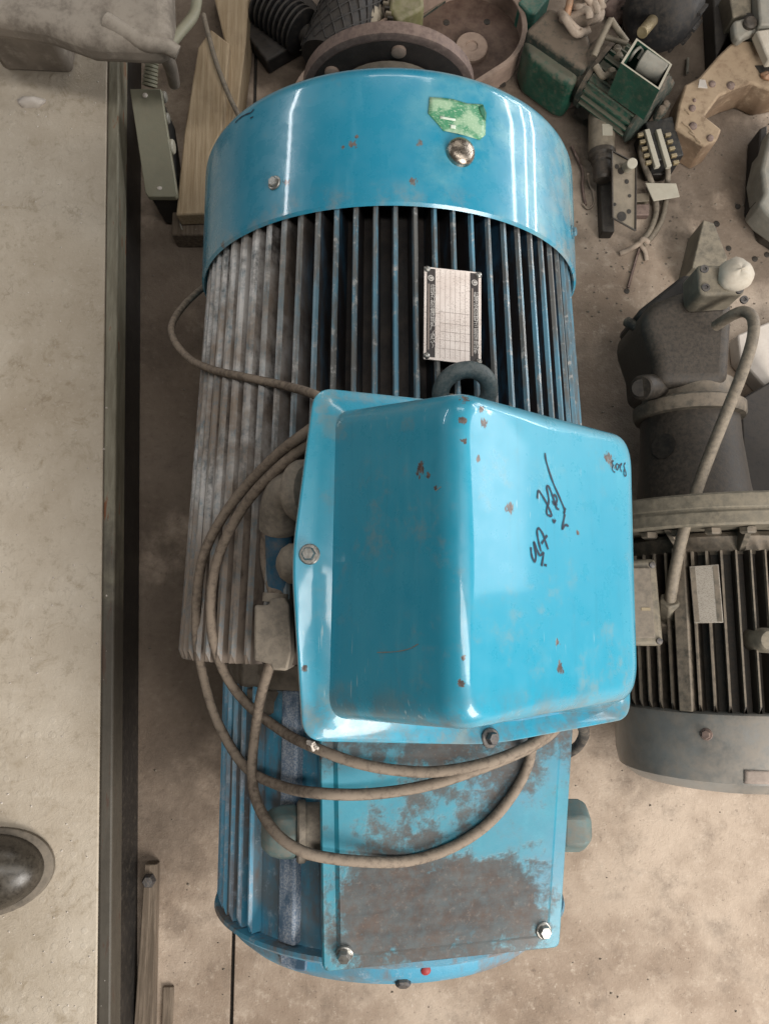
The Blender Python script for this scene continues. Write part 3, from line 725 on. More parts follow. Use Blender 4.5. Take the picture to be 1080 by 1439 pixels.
# flange meets the wall with a small fillet
rings.append([p + (ctrB - p) * .020 for p in FO])
rings.append([p.lerp(b, .55) for p, b in zip(FO, BR_)])
rings.append([p.lerp(b, .94) for p, b in zip(FO, BR_)])
rings.append([b.copy() for b in BR_])
for t in (.03, .055):
    rings.append([b + (tp - b) * t for b, tp in zip(BR_, TR_)])
wr = 0.15        # shoulder share of the wall
for w_ in (.12, .30, .48, .66, 1 - wr):
    rings.append([b.lerp(t, w_) for b, t in zip(BR_, TR_)])
ins = 0.016
for k in range(1, 8):
    a = math.pi / 2 * k / 7
    w_ = 1 - wr * (1 - math.sin(a)); d_in = ins * (1 - math.cos(a))
    rings.append([b.lerp(t, w_) + (ctrT - t).normalized() * d_in for b, t in zip(BR_, TR_)])
last = rings[-1]; cL = sum(last, Vector()) / len(last)
for s in (.8, .55, .3, .12):
    rings.append([cL + (p - cL) * s for p in last])
lm = MB(); lm.loft(rings, cap0=False)
LID = lm.bvh()
sp = []
for (px, py, r, wb_) in ((590, 660, .0055, .9), (601, 668, .003, .6), (612, 686, .0022, .6), (716, 714, .0045, .8), (787, 938, .0045, .8), (783, 903, .0028, .7), (680, 594, .0040, .9), (676, 575, .0030, .8),
                         (812, 749, .0026, .6), (650, 590, .0030, .9), (651, 620, .0025, .9), (652, 560, .004, 1.0), (672, 645, .003, .6), (852, 641, .0035, 1.4), (860, 655, .0035, 1.4), (858, 648, .004, 1.6), (648, 960, .0025, .9), (650, 925, .002, .9), (428, 940, .003, .6)):
    h = hits(px, py, [LID])
    if h: sp.append((h[0], r, wb_))
def lid_grime(m, c):
    x = m.xyz(); n = m.noise(30, 6, .7); n0 = m.noise(7, 5, .6)
    yb = P(600, 1000, .70).y
    g = m.math('MULTIPLY', m.ramp(x['Y'], yb + .03, yb - .012), m.ramp(n, .36, .66))
    c = m.mix(m.math('MULTIPLY', g, .75), c, (0.16, 0.135, 0.115))
    yt = P(560, 580, .70).y
    g = m.math('MULTIPLY', m.math('MULTIPLY', m.ramp(x['Y'], yt - .012, yt + .012), m.ramp(n, .42, .62)), .45)
    c = m.mix(g, c, (0.28, 0.27, 0.24))
    d1 = m.math('MULTIPLY', m.ramp(n0, .5, .72), m.ramp(n, .5, .65))
    sv = m.noise(120, 6, .8, stretch=(1, .06, 1)); sv2 = m.noise(700, 2, .5, stretch=(.5, .05, .5), vec=None)
    c = m.mix(m.math('MULTIPLY', m.ramp(sv, .52, .74), .30), c, (.015, .20, .30))
    c = m.mix(m.math('MULTIPLY', m.math('MULTIPLY', m.ramp(sv2, .66, .72), m.ramp(n0, .5, .6)), .5), c, (.45, .58, .60))
    ex = m.math('MULTIPLY', m.ramp(m.noise(16, 6, .7), .52, .66), m.ramp(n, .44, .6))
    c = m.mix(m.math('MULTIPLY', ex, .5), c, (.20, .29, .30))
    return m.mix(m.math('MULTIPLY', d1, .4), c, (.20, .36, .38))
paint('lid_cyan', CYAN, sp, lid_grime, chips=0.725, rough=0.36, fade=(0.11, 0.42, 0.535), fade_amt=.3)
box_b = MB()
rr0 = [ctrB + (p - ctrB) * .90 - fn * .004 for p in FO]; rr1 = [ctrB + (p - ctrB) * .82 - fn * .06 for p in FO]
down = Vector((AX + .02, 0, AZ + .12))
rr2 = [Vector(((p.x - AX) * .72 + AX, p.y * .9, AZ + .17)) for p in rr1]
box_b.loft([rr2, rr1, rr0]); tbox = box_b.build('terminal_box', 'lower_blue', motor, smooth=35)
lid = lm.build('terminal_box_lid', 'lid_cyan', motor, smooth=40)
for (px, py) in ((435, 779), (688, 1037)):
    h = hits(px, py, [LID]); bolt('bolt', h[0], fn if px > 500 else h[1], .0060, 'bolt_zinc' if px < 500 else 'bolt_dark', lid, h=.008, washer=1.5)
z6 = lambda pts: [(720 + x / 6.0, 600 + y / 6.0) for x, y in pts]
z19 = lambda pts: [(840 + x / 19.64, 635 + y / 19.64) for x, y in pts]
ribbon_strokes([z6(k) for k in (
    [(270, 220), (280, 290), (330, 450), (390, 590), (435, 700), (428, 730), (443, 685)],
    [(205, 605), (215, 540), (262, 605), (300, 680), (327, 745), (290, 742), (285, 690), (303, 620), (284, 510), (305, 510), (340, 600), (365, 680), (388, 697)],
    [(335, 600), (352, 575), (372, 615), (350, 655), (332, 625)], [(345, 640), (372, 660)],
    [(333, 780), (347, 806), (357, 782)], [(437, 735), (425, 800), (413, 862), (440, 828), (468, 836)],
    [(150, 1015), (158, 1085), (180, 1137), (194, 1085), (174, 968), (200, 1030), (228, 1085), (258, 1062), (241, 1175)],
    [(236, 1050), (214, 960), (203, 880), (220, 858), (252, 905), (283, 995), (296, 1032)], [(240, 985), (288, 915)], [(262, 1163), (284, 1169)])],
    [LID], .0019, .0005, 'handwriting', 'marker_ink', lid)
ribbon_strokes([z19(k) for k in (
    [(415, 235), (378, 305), (412, 378), (385, 420), (390, 505), (430, 555), (460, 562)],
    [(505, 325), (488, 380), (500, 480), (530, 492), (562, 400), (535, 345), (505, 325)],
    [(575, 385), (645, 318), (608, 400), (600, 465), (645, 560)],
    [(742, 300), (702, 385), (722, 455), (702, 570), (722, 675), (764, 640), (750, 540), (720, 455)])],
    [LID], .0011, .0005, 'number_mark', 'marker_ink', lid)
for sk in ([(530, 917), (555, 916), (575, 912), (588, 905)], [(612, 690), (620, 684)]): ribbon_strokes([sk], [LID], .0006, .0004, 'scratch', 'grey_sheet', lid)

# ---- eyebolt
cc = P(653, 551, .555); er = .0255
eu = Vector((1, 0, -.18)).normalized(); ev = Vector((.12, .70, .70)).normalized()
e_up = Vector((math.sin(R_(19)), 0, math.cos(R_(19))))
eb = cc - ev * er
s_ = MB(); s_.lathe([(.026, -.05), (.026, -.006), (.020, -.001), (.012, .004)], eb - e_up * .008, e_up, 24); eye = s_.build('eyebolt_boss', 'casting_grey', motor, smooth=35)
s_ = MB(); s_.tube([cc + eu * er * math.cos(a) + ev * er * math.sin(a) for a in [2 * math.pi * k / 40 for k in range(41)]], .0088, 16); s_.build('eyebolt', 'eye_dark', motor, smooth=60)

# ---- nameplate on the fins
npx = [(596, 374), (676, 382.5), (676, 513), (595, 504)]
npl = []
hc = hits(636, 445, [MAINB]); pn = hc[1]; pc = hc[0] + pn * .0035
def on_plane(px, py, c, n):
    o, d = ray(px, py); return o + d * ((c - o).dot(n) / d.dot(n))
NQ = [on_plane(x, y, pc, pn) for x, y in npx]
s_ = MB(); s_.prism(NQ, pn * -.0016); nplate = s_.build('nameplate', 'plate_steel', motor, bevel=.0006)
def np_uv(u, v, off=.0004):     # u right, v down, 0..1
    a = NQ[0].lerp(NQ[1], u); b = NQ[3].lerp(NQ[2], u); return a.lerp(b, v) + pn * off
def np_quad(s, u0, u1, v0, v1, off): s.add([np_uv(u0, v0, off), np_uv(u1, v0, off), np_uv(u1, v1, off), np_uv(u0, v1, off)], [(0, 1, 2, 3)])
s_ = MB(); np_quad(s_, .045, .19, .02, .975, .0004); np_quad(s_, .80, .945, .02, .975, .0004); strips = s_.build('title_strips', 'plate_black', nplate)
s_ = MB()
for k in range(1, 7): u = .19 + (.61) * k / 7; np_quad(s_, u - .002, u + .002, .02, .975, .0005)
rnd = random.Random(3)
for k in range(7):
    u0 = .19 + .61 * k / 7; u1 = u0 + .61 / 7
    for v in ((.50,) if k == 0 else (.48, .60, .69, .78, .87)): np_quad(s_, u0, u1, v - .0015, v + .0015, .0005)
s_.build('table_lines', 'plate_line', nplate)
def lettering(text, u, v0, v1, size, name, mat):
    s = MB(); chars = list(text); n = len(chars)
    for i, ch in enumerate(chars):
        cu = bpy.data.curves.new('glyph', 'FONT'); cu.body = ch; cu.size = 1.0; cu.resolution_u = 1; cu.align_x = 'CENTER'; cu.align_y = 'CENTER'
        ob = bpy.data.objects.new('glyph', cu); COL.objects.link(ob)
        dg = bpy.context.evaluated_depsgraph_get(); me = bpy.data.meshes.new_from_object(ob.evaluated_get(dg))
        v = v0 + (v1 - v0) * (i + .5) / n
        c = np_uv(u, v, .0009); ex = (NQ[1] - NQ[0]).normalized(); ey = (NQ[0] - NQ[3]).normalized()
        s.add([c + ex * p.co.x * size * 1.1 + ey * p.co.y * size for p in me.vertices], [tuple(p.vertices) for p in me.polygons])
        bpy.data.objects.remove(ob); bpy.data.curves.remove(cu); bpy.data.meshes.remove(me)
    return s.build(name, mat, nplate)
lettering('中国长江航运集团电机厂(武汉)', .152, .20, .87, .0066, 'maker_lettering', 'plate_silver')
lettering('起重冶金绕线转子三相异步电动机', .905, .235, .89, .0062, 'title_lettering', 'plate_silver')
s_ = MB(); np_quad(s_, .062, .088, .19, .90, .0008); np_quad(s_, .82, .85, .19, .92, .0008); s_.build('fine_print_bands', 'plate_line', nplate)
for (u, v) in ((.11, .125), (.872, .125)):
    s_ = MB(); s_.lathe([(.0034, .0004), (.0034, .0009)], np_uv(u, v, 0), pn, 20); e_ = s_.build('emblem', 'plate_silver', nplate)
    s_ = MB(); cc = np_uv(u, v, .0013); ex = (NQ[1] - NQ[0]).normalized(); ey = (NQ[0] - NQ[3]).normalized()
    s_.tube([cc + (ex * math.cos(a) + ey * math.sin(a)) * .0019 for a in [R_(40 + 290 * k / 14) for k in range(15)]], .00035, 5); s_.build('emblem_ring', 'plate_black', nplate)
for (u, v) in ((.05, .03), (.95, .035), (.05, .965), (.95, .97)):
    s_ = MB(); s_.lathe([(.0036, 0), (.0034, .0016), (.002, .0028), (0, .0031)], np_uv(u, v, 0), pn, 14); s_.build('rivet', 'bolt_zinc', nplate, smooth=60)

# ---- junction pieces on the left of the terminal box
s_ = MB(); s_.prism([P(338, 905, .43), P(424, 905, .46), P(424, 966, .46), P(338, 966, .43)], (0, 0, -.10)); s_.build('frame_lug', 'casting_grey', motor, bevel=.004)
s_ = MB(); s_.prism([P(345, 968, .425), P(424, 970, .45), P(424, 1012, .45), P(350, 1003, .42)], (0, 0, -.10)); s_.build('frame_lug', 'casting_grey', motor, bevel=.004)
ge = [P(446, 690, .58), P(425, 690, .572), P(404, 692, .56), P(394, 712, .545), P(392, 742, .53)]
s_ = MB(); s_.tube(crom(ge, 6), lambda t: .023 if t < .1 else .0205, 18); s_.build('elbow_gland', 'gland_grey', motor, smooth=45)
s_ = MB(); d_ = (ge[0] - ge[1]).normalized()
s_.lathe([(.028, 0), (.030, .004), (.030, .010), (.026, .014)], P(417, 690, .588), d_, 28); s_.build('elbow_collar', 'gland_grey', motor, smooth=30)
s_ = MB(); s_.tube([P(391, 744, .532), P(393, 800, .52), P(396, 842, .51)], .014, 14); s_.build('blue_sleeve', 'fin_dirty', motor, smooth=60)
s_ = MB(); s_.lathe([(.02, -.03), (.019, .006), (.014, .013), (.006, .017), (0, .018)], P(414, 792, .585), (-.85, 0, .3), 18); s_.build('blanking_plug', 'gland_grey', motor, smooth=60)
g2 = [P(357, 850, .545), P(378, 850, .548), P(378, 841, .55), P(400, 839, .555), P(406, 850, .555), P(409, 915, .555), P(404, 943, .55), P(382, 942, .55), P(380, 934, .55), P(356, 928, .545)]
s_ = MB(); s_.prism(g2, (0, 0, -.06)); s_.build('junction_block', 'gland_grey', motor, bevel=.004, segs=3)
s_ = MB(); s_.cyl(P(386, 846, .53), P(387, 834, .53), .013, 14); s_.build('block_neck', 'gland_grey', motor, smooth=40)

# ================================================================== CABLES on the motor
PLB = IB
surf = [MAINB, LOWB, PLB]
def drape(pix, r, lift=0.0, k=8, fix={}, smooth=3):
    pts = []
    for i, (x, y, *z) in enumerate(pix):
        if z: pts.append(P(x, y, z[0]))
        else:
            h = hits(x, y, surf); pts.append(h[0] + h[1] * (r + lift) if h else P(x, y, .3))
    return crom(pts, k)
CR = .0055
cb = thing('power_cable', 'dusty grey rubber cable coiled in loops around the blue motor', 'cable', P(300, 960, 0))
def strand(pix, r=CR, mat='cable_rubber', parent=cb, lift=0.0):
    s = MB(); s.tube(drape(pix, r, lift), r, 10); return s.build('strand', mat, parent, smooth=60)
strand([(296, 395, .20), (262, 425, .27), (242, 455, .33), (246, 480, .36), (268, 505, .39), (305, 521), (350, 532), (400, 543), (446, 556, .575), (480, 580, .575), (520, 610, .56)], r=.0048)
strand([(500, 580, .57), (462, 588, .595), (428, 609, .60), (388, 640, .57), (345, 684, .53), (312, 728, .505), (287, 778, .475), (277, 835, .45), (277, 900, .435), (288, 960, .42), (308, 1020, .42), (345, 1078, .45), (395, 1105, .50), (450, 1115, .548), (520, 1116, .548), (600, 1104, .545), (680, 1078, .54), (745, 1050, .53), (782, 1022, .515), (792, 990, .50)])
strand([(500, 600, .56), (460, 606, .58), (424, 630, .585), (380, 668, .565), (345, 708, .535), (318, 755, .51), (302, 800, .49), (296, 850, .48), (300, 900, .475), (318, 950, .46), (350, 992, .45), (400, 1030, .49), (440, 1050, .54), (500, 1072, .558), (560, 1083, .560), (620, 1084, .560), (690, 1070, .558), (750, 1044, .54), (778, 1015, .52), (780, 985, .505)])
strand([(386, 915, .520), (376, 945, .518), (365, 985, .50), (357, 1040, .46), (354, 1090, .47), (362, 1130, .50), (385, 1168, .533), (415, 1192, .545), (450, 1204, .545), (510, 1211, .537), (570, 1208), (630, 1190), (680, 1158), (715, 1118), (738, 1075), (750, 1030, .52)])
strand([(376, 748, .515), (374, 780, .505), (380, 815, .51), (392, 845, .53)], r=.0072)
s_ = MB(); 
for k in range(7):
    a = k * .9; s_.tube([P(432 + 2 * k % 5, 1042 + k % 3, .545), P(438 + 1.4 * k, 1048 - 4 * math.sin(a), .552), P(440 + 1.2 * k, 1052 + 3 * math.cos(a), .548)], .0016, 5)
s_.build('tape_tie', 'white_card', cb, smooth=60)
sc = MB(); sc.tube(drape([(800, 1000, .45), (816, 1016, .36), (820, 1032, .30), (812, 1048, .26), (798, 1058, .24), (780, 1065, .22)], .007), .007, 10)
o = sc.build('cable_loop', 'dark_cable', smooth=60, origin=P(812, 1040, .02)); tag(o, 'short dark cable loop showing at the right below the terminal box lid', 'cable')

# ================================================================== SECOND MOTOR (right edge)
BX, BZA, BR2 = 0.497, 0.163, 0.150
pump = thing('grey_motor_pump', 'grey green finned motor with a pump head at the right edge', 'motor pump', (BX, 0.0, 0))
bo = Vector((BX, 0, BZA))
s_ = MB(); s_.lathe([(BR2 - .002, -.118), (BR2 + .004, -.120), (BR2 + .006, -.126), (BR2 + .006, -.185), (BR2 + .002, -.205), (BR2 - .016, -.219), (BR2 - .045, -.225), (.03, -.227)], bo, (0, 1, 0), 72); cov2 = s_.build('fan_cover', 'grey_cover', pump, smooth=40)
s_ = MB(); s_.lathe([(BR2 - .024, .105), (BR2 - .024, -.119)], bo, (0, 1, 0), 64); s_.build('frame', 'grey_dark', pump, smooth=40)
BX_, AXs, AZs = BX, AX, AZ
fm2 = fin_mesh('fin', BR2 - .026, BR2, .092, -.119, .0058, .0042, ('grey_dark', 'grey_motor'))
GB = MB().lathe([(BR2, .2), (BR2, -.119)], bo, (0, 1, 0), 64).bvh()
for k in range(-14, 15):
    if k in (-6,): continue
    o = bpy.data.objects.new('fin', fm2); COL.objects.link(o); o.parent = pump
    o.location = (0, 0, BZA); o.rotation_euler = (0, R_(k * 7.0), 0)
s_ = MB(); 
ra = []
for y in (.098, -.1185): ra.append([Vector((BX + r * math.sin(R_(a)), y, BZA + r * math.cos(R_(a)))) for a, r in ((-45.5, BR2 - .03), (-45, BR2 + .004), (-38, BR2 + .004), (-37.5, BR2 - .03))])
s_.loft(ra); s_.build('flat_rib', 'grey_motor', pump, bevel=.002)
s_ = MB(); s_.lathe([(BR2 - .018, .118), (BR2 - .014, .112), (BR2 - .020, .096), (BR2 - .022, .088)], bo, (0, 1, 0), 64); s_.build('end_bell', 'grey_motor', pump, smooth=35)
s_ = MB(); s_.lathe([(.05, .120), (.196, .120), (.198, .123), (.198, .137), (.196, .140), (.196, .142), (.198, .144), (.198, .160), (.194, .163), (.05, .163)], bo, (0, 1, 0), 80); s_.build('mounting_flange', 'flange_olive', pump, smooth=25)
for k in range(-6, 7):
    a = R_(k * 14 + 4); s_ = MB(); c_ = Vector((BX + .172 * math.sin(a), .119, BZA + .172 * math.cos(a)))
    s_.lathe([(.011, 0), (.011, .006), (.009, .008), (0, .008)], c_, (0, -1, 0), 6); s_.build('flange_bolt', 'grey_motor', pump, smooth=30)
for k in (-42, -10, 24):
    a = R_(k); s_ = MB(); u_ = Vector((math.sin(a), 0, math.cos(a))); t_v = Vector((math.cos(a), 0, -math.sin(a))); b_ = Vector((BX, 0, BZA))
    s_.prism([b_ + u_ * (BR2 - .03) + t_v * -.004 + Vector((0, .119, 0)), b_ + u_ * .185 + t_v * -.004 + Vector((0, .119, 0)), b_ + u_ * (BR2 - .012) + t_v * -.004 + Vector((0, .092, 0)), b_ + u_ * (BR2 - .03) + t_v * -.004 + Vector((0, .092, 0))], t_v * .008); s_.build('gusset', 'grey_motor', pump, bevel=.001)
# pump neck and head
pn0 = Vector((0.467, 0, .165))
NP = [(.086, .160), (.080, .20), (.073, .27), (.072, .305)]
s_ = MB(); s_.lathe(NP, pn0, (0, 1, 0), 48); neck = s_.build('neck', 'grey_dark', pump, smooth=35)
s_ = MB(); s_.lathe([(.070, .303), (.080, .305), (.082, .310), (.082, .324), (.076, .328), (.068, .331), (.066, .36)], pn0, (0, 1, 0), 48); s_.build('neck_collar', 'grey_motor', pump, smooth=35)
NB = MB().lathe(NP, pn0, (0, 1, 0), 48).bvh()
h = hits(932, 627, [NB])
if h: s_ = MB(); s_.lathe([(.019, -.002), (.019, .0012), (.015, .0015)], h[0], h[1], 20); s_.build('port_hole', 'hole_dark', pump, smooth=40)
hd = [P(922, 541, .235), P(919, 500, .235), P(906, 462, .235), P(902, 438, .235), P(922, 420, .235), P(968, 404, .235), P(1010, 398, .235), P(1034, 424, .235), P(1030, 480, .235), P(1026, 541, .235)]
s_ = MB(); s_.prism(hd, (0, 0, -.15)); s_.build('pump_head', 'grey_dark', pump, bevel=.026, segs=5)
hp = [P(896, 436, .205), P(962, 384, .205), P(1000, 392, .205), P(960, 450, .205), P(905, 470, .205)]
s_ = MB(); s_.prism(hp, (0, 0, -.10)); s_.build('head_cover', 'scrap_black', pump, bevel=.006)
s_ = MB(); s_.cyl(P(932, 541, .195), P(900, 545, .232), .0185, 20, ch=.002); stub = s_.build('port_stub', 'grey_dark', pump, smooth=35)
s_ = MB(); s_.cyl(P(900, 545, .2310), P(899.8, 545, .2335), .0125, 18); s_.build('port_bore', 'hole_dark', stub, smooth=40)
s_ = MB(); s_.cyl(P(906, 466, .20), P(881, 452, .17), .008, 12); s_.build('lever', 'dark_cable', pump, smooth=40)
vb = [P(980, 371, .30), P(1042, 372, .30), P(1047, 412, .30), P(990, 416, .30), P(982, 408, .30)]
s_ = MB(); s_.prism(vb, (0, 0, -.06)); vlv = s_.build('valve_block', 'flange_olive', pump, bevel=.005, segs=3)
for (px, py) in ((989, 378), (991, 404), (1038, 407), (1045, 421)):
    zz = .300 if py < 415 else .262
    p = P(px, py, zz); s_ = MB(); s_.lathe([(.0058, -.002), (.0058, .0016), (.0030, .0018), (.0030, .0002)], p, (0, 0, 1), 16); s_.build('socket_screw', 'bolt_dark', vlv, smooth=30)
cpt = P(1033, 386, .305)
s_ = lumpy(cpt, .0245, .0235, .019, 41, n=20, mrow=10, amp=.09); s_.build('valve_cap', 'white_cap', vlv, smooth=70)
s_ = MB(); s_.lathe([(.015, -.012), (.015, .004)], cpt - Vector((0.004, .002, .008)), (0, 0, 1), 16); s_.build('cap_neck', 'grey_dark', vlv, smooth=40)
# junction box
jb = [P(872, 787, .285), P(922, 785, .285), P(933, 908, .285), P(872, 908, .285)]
s_ = MB(); s_.prism(jb, (0, 0, -.075)); jbx = s_.build('junction_box', 'flange_olive', pump, bevel=.006, segs=3)
ji = [P(872, 797, .289), P(914, 797, .289), P(921, 897, .289), P(872, 897, .289)]
s_ = MB(); s_.prism(ji, (0, 0, -.008)); s_.build('box_lid', 'casting_grey', jbx, bevel=.002)
for (px, py) in ((916, 794), (926, 901)):
    s_ = MB(); s_.lathe([(.0045, 0), (.004, .002), (0, .003)], P(px, py, .2852), (0, 0, 1), 12); s_.build('screw', 'bolt_dark', jbx, smooth=40)
p = P(907, 856, .2892); s_ = MB(); s_.box(p, (.012, .004, .001)); s_.build('label_mark', 'brass', jbx)
# hose
hz = [(938, 872, .24), (941, 845, .27), (950, 790, .30), (962, 740, .315), (985, 670, .32), (1012, 600, .33), (1040, 530, .335), (1056, 480, .33), (1058, 450, .32), (1047, 438, .31), (1030, 442, .295), (1005, 458, .262)]
s_ = MB(); s_.tube(crom([P(*q) for q in hz], 7), .0078, 14); s_.build('hose', 'hose_brown', pump, smooth=60)
s_ = MB(); s_.cyl(P(938, 876, .235), P(941, 842, .272), .0145, 6); s_.build('hose_gland', 'flange_olive', pump, bevel=.002)
s_ = MB(); s_.cyl(P(934, 896, .222), P(939, 868, .245), .0185, 18, ch=.002); s_.build('hose_elbow', 'grey_motor', pump, smooth=40)
# nameplate of the second motor
h = hits(993, 835, [GB]); n2_ = (h[1] + Vector((0, 0, .4))).normalized(); c2 = h[0] + n2_ * .004
Q2 = [on_plane(x, y, c2, n2_) for x, y in ((968, 796), (1009, 793), (1016, 875), (975, 876))]
s_ = MB(); s_.prism(Q2, n2_ * -.0015); np2 = s_.build('nameplate', 'plate_dull', pump, bevel=.0005)
s_ = MB()
for u0, u1 in ((.02, .19), (.80, .97)):
    f = lambda u, v: Q2[0].lerp(Q2[1], u).lerp(Q2[3].lerp(Q2[2], u), v) + n2_ * .0004
    s_.add([f(u0, .02), f(u1, .02), f(u1, .98), f(u0, .98)], [(0, 1, 2, 3)])
s_.build('title_strips', 'grey_motor', np2)
h = hits(992, 1032, [MB().lathe([(BR2 + .006, -.126), (BR2 + .006, -.185)], bo, (0, 1, 0), 64).bvh()])
if h: bolt('bolt', h[0], h[1], .006, 'flange_brown', cov2, washer=1.3)
h2 = P(1076, 900, .318); s_ = MB(); s_.lathe([(.016, -.03), (.016, .004), (.012, .010), (0, .012)], h2, (.05, 0, 1), 16); s_.build('lifting_boss', 'flange_olive', pump, smooth=40)
CB2 = MB().lathe([(BR2 + .006, -.126), (BR2 + .006, -.185), (BR2 + .002, -.205), (BR2 - .016, -.219)], bo, (0, 1, 0), 72).bvh()
try: decal([(1045, 1082), (1085, 1084), (1085, 1102), (1045, 1101)], [CB2], .0012, 'paper_tag', 'tag_pink', cov2, 3)
except Exception as ex: print('tag', ex)
for sx in (-1, 1):
    s_ = MB(); s_.prism([(BX + sx * .05, -.06, .06), (BX + sx * .11, -.06, .07), (BX + sx * .135, -.06, .02), (BX + sx * .135, -.06, 0), (BX + sx * .04, -.06, 0)], (0, .12, 0)); s_.build('foot', 'grey_motor', pump, bevel=.003)

# dark sheet and pale card behind it
s_ = MB(); s_.prism([P(1040, 560, .10), P(1110, 520, .10), P(1110, 720, .10), P(1048, 720, .10)], (0, 0, -.098)); o = s_.build('dark_crate', 'scrap_black', origin=P(1080, 640, 0), bevel=.003); tag(o, 'dark crate in shadow behind the pump neck at the right edge', 'crate')
s_ = MB(); s_.prism([P(1036, 470, .04), P(1110, 440, .04), P(1110, 575, .04), P(1078, 548, .04), P(1040, 505, .04)], (0, 0, -.038)); o = s_.build('pale_block', 'white_card', origin=P(1070, 500, 0), bevel=.003); tag(o, 'pale pinkish block lying beside the pump hose at the right edge', 'block')
# perforated base plate under the pump: triangular foot plate
tp = thing('triangular_plate', 'olive grey triangular steel gusset standing behind the pump head', 'gusset', P(975, 350, 0))
s_ = MB(); s_.prism([P(988, 308, .07), P(1003, 313, .07), P(1022, 362, .07), P(1010, 384, .07), P(972, 376, .07), P(974, 366, .07)], (0, 0, -.068)); s_.build('plate', 'flange_olive', tp, bevel=.002)
s_ = MB(); s_.lathe([(.0048, 0), (.0048, .0012)], P(1007, 315, .0003), (0, 0, 1), 14); s_.build('hole', 'hole_dark', tp)
for k, (px, py, lab) in enumerate(((1006, 314, 'a'), (1023, 349, 'b'), (1050, 304, 'c'), (1070, 316, 'd'), (1060, 364, 'e'), (1077, 358, 'f'), (880, 409, 'g'), (1036, 290, 'h'))):
    s_ = MB(); s_.lathe([(.0052, .0002), (.0050, .0012), (.0030, .0018), (0, .0018)], P(px, py, 0), (0, 0, 1), 12); s_.build('floor_hole', 'hole_dark', floor)

# ================================================================== ODDS AND ENDS ON THE FLOOR, TOP
# --- control pendant
pd = thing('control_pendant', 'long khaki push button pendant box leaning beside the platform', 'pendant', P(215, 200, 0))
zA, zB = .165, .105
qa = [P(182, 124, zA), P(226, 124, zA), P(249, 272, zB), P(246, 276, zB), P(208, 276, zB), P(204, 270, zB)]
s_ = MB(); s_.prism(qa, (0, 0, -.012)); pl_ = s_.build('face_plate', 'pendant_grey', pd, bevel=.0015)
s_ = MB(); s_.prism([p + Vector((0, 0, -.0125)) for p in (P(186, 127, zA), P(224, 127, zA), P(246, 273, zB), P(209, 273, zB))], (0, 0, -.085)); s_.build('housing', 'pendant_black', pd, bevel=.004)
for px, py, z in ((204, 134, zA), (224.5, 264, zB + .003)):
    s_ = MB(); s_.lathe([(.0042, 0), (.004, .0018), (0, .0028)], P(px, py, z), (0, 0, 1), 12); s_.build('screw', 'white_card', pl_, smooth=50)
for px, py, z, r, mt in ((229, 136, .14, .009, 'grey_sheet'), (233, 166, .13, .009, 'grey_sheet'), (240, 206, .12, .012, 'pale_plastic')):
    s_ = MB(); s_.cyl(P(px - 8, py, z), P(px + 5, py, z), r, 14, ch=.002); s_.build('push_button', mt, pd, smooth=40)
s_ = MB(); a, b = P(210, 122, .125), P(215, 74, .15)
for k in range(9):
    c = a.lerp(b, k / 9); s_.lathe([(.0085, 0), (.0125 - .0003 * k, .0015), (.0125 - .0003 * k, .005), (.0085, .0065)], c, b - a, 18)
s_.build('strain_relief', 'pendant_grey', pd, smooth=40)
s_ = MB(); s_.tube(crom([P(210, 122, .125), P(214, 90, .142), P(216, 60, .15), P(225, 30, .12), P(240, -20, .06)], 5), .007, 10); s_.build('lead', 'dark_cable', pd, smooth=60)

# --- timber
def board(px, z, th, label, name='timber_board', mat='raw_wood', bev=.003):
    o0 = sum((P(x, y, 0) for x, y in px), Vector()) / len(px)
    s = MB(); s.prism([P(x, y, z) for x, y in px], (0, 0, -th)); o = s.build(name, mat, origin=o0, bevel=bev); tag(o, label, 'wood board'); return o
b1 = board([(278, 66), (296, 40), (322, 60), (312, 180), (296, 215), (292, 300), (247, 302), (250, 270), (258, 190)], .085, .035, 'rough split board with a broken end resting beside the blue fan cover')
b2 = board([(292, -40), (352, -40), (345, 60), (334, 150), (312, 210), (306, 180), (316, 60)], .066, .060, 'long rough timber running to the top edge behind the split board')
b3 = board([(244, 250), (300, 250), (296, 330), (240, 330)], .047, .0465, 'dark timber block under the broken end of the split board', 'timber_block', 'grey_wood')
s_ = MB(); s_.tube(crom([P(286, 20, .088), P(292, 45, .093), P(303, 85, .094), P(320, 130, .092), P(338, 168, .088)], 6), .0042, 8)
o = s_.build('thin_rod', 'hose_brown', smooth=60, origin=P(310, 100, .08)); tag(o, 'thin bent pale rod lying across the timber boards', 'rod')
s_ = MB(); s_.tube(crom([P(252, 306, .05), P(256, 322, .046), P(266, 327, .044), P(276, 322, .046)], 5), .0015, 6); o = s_.build('wire_hook', 'grey_sheet', smooth=60, origin=P(262, 320, .045)); tag(o, 'thin wire hook below the end of the split board', 'wire')

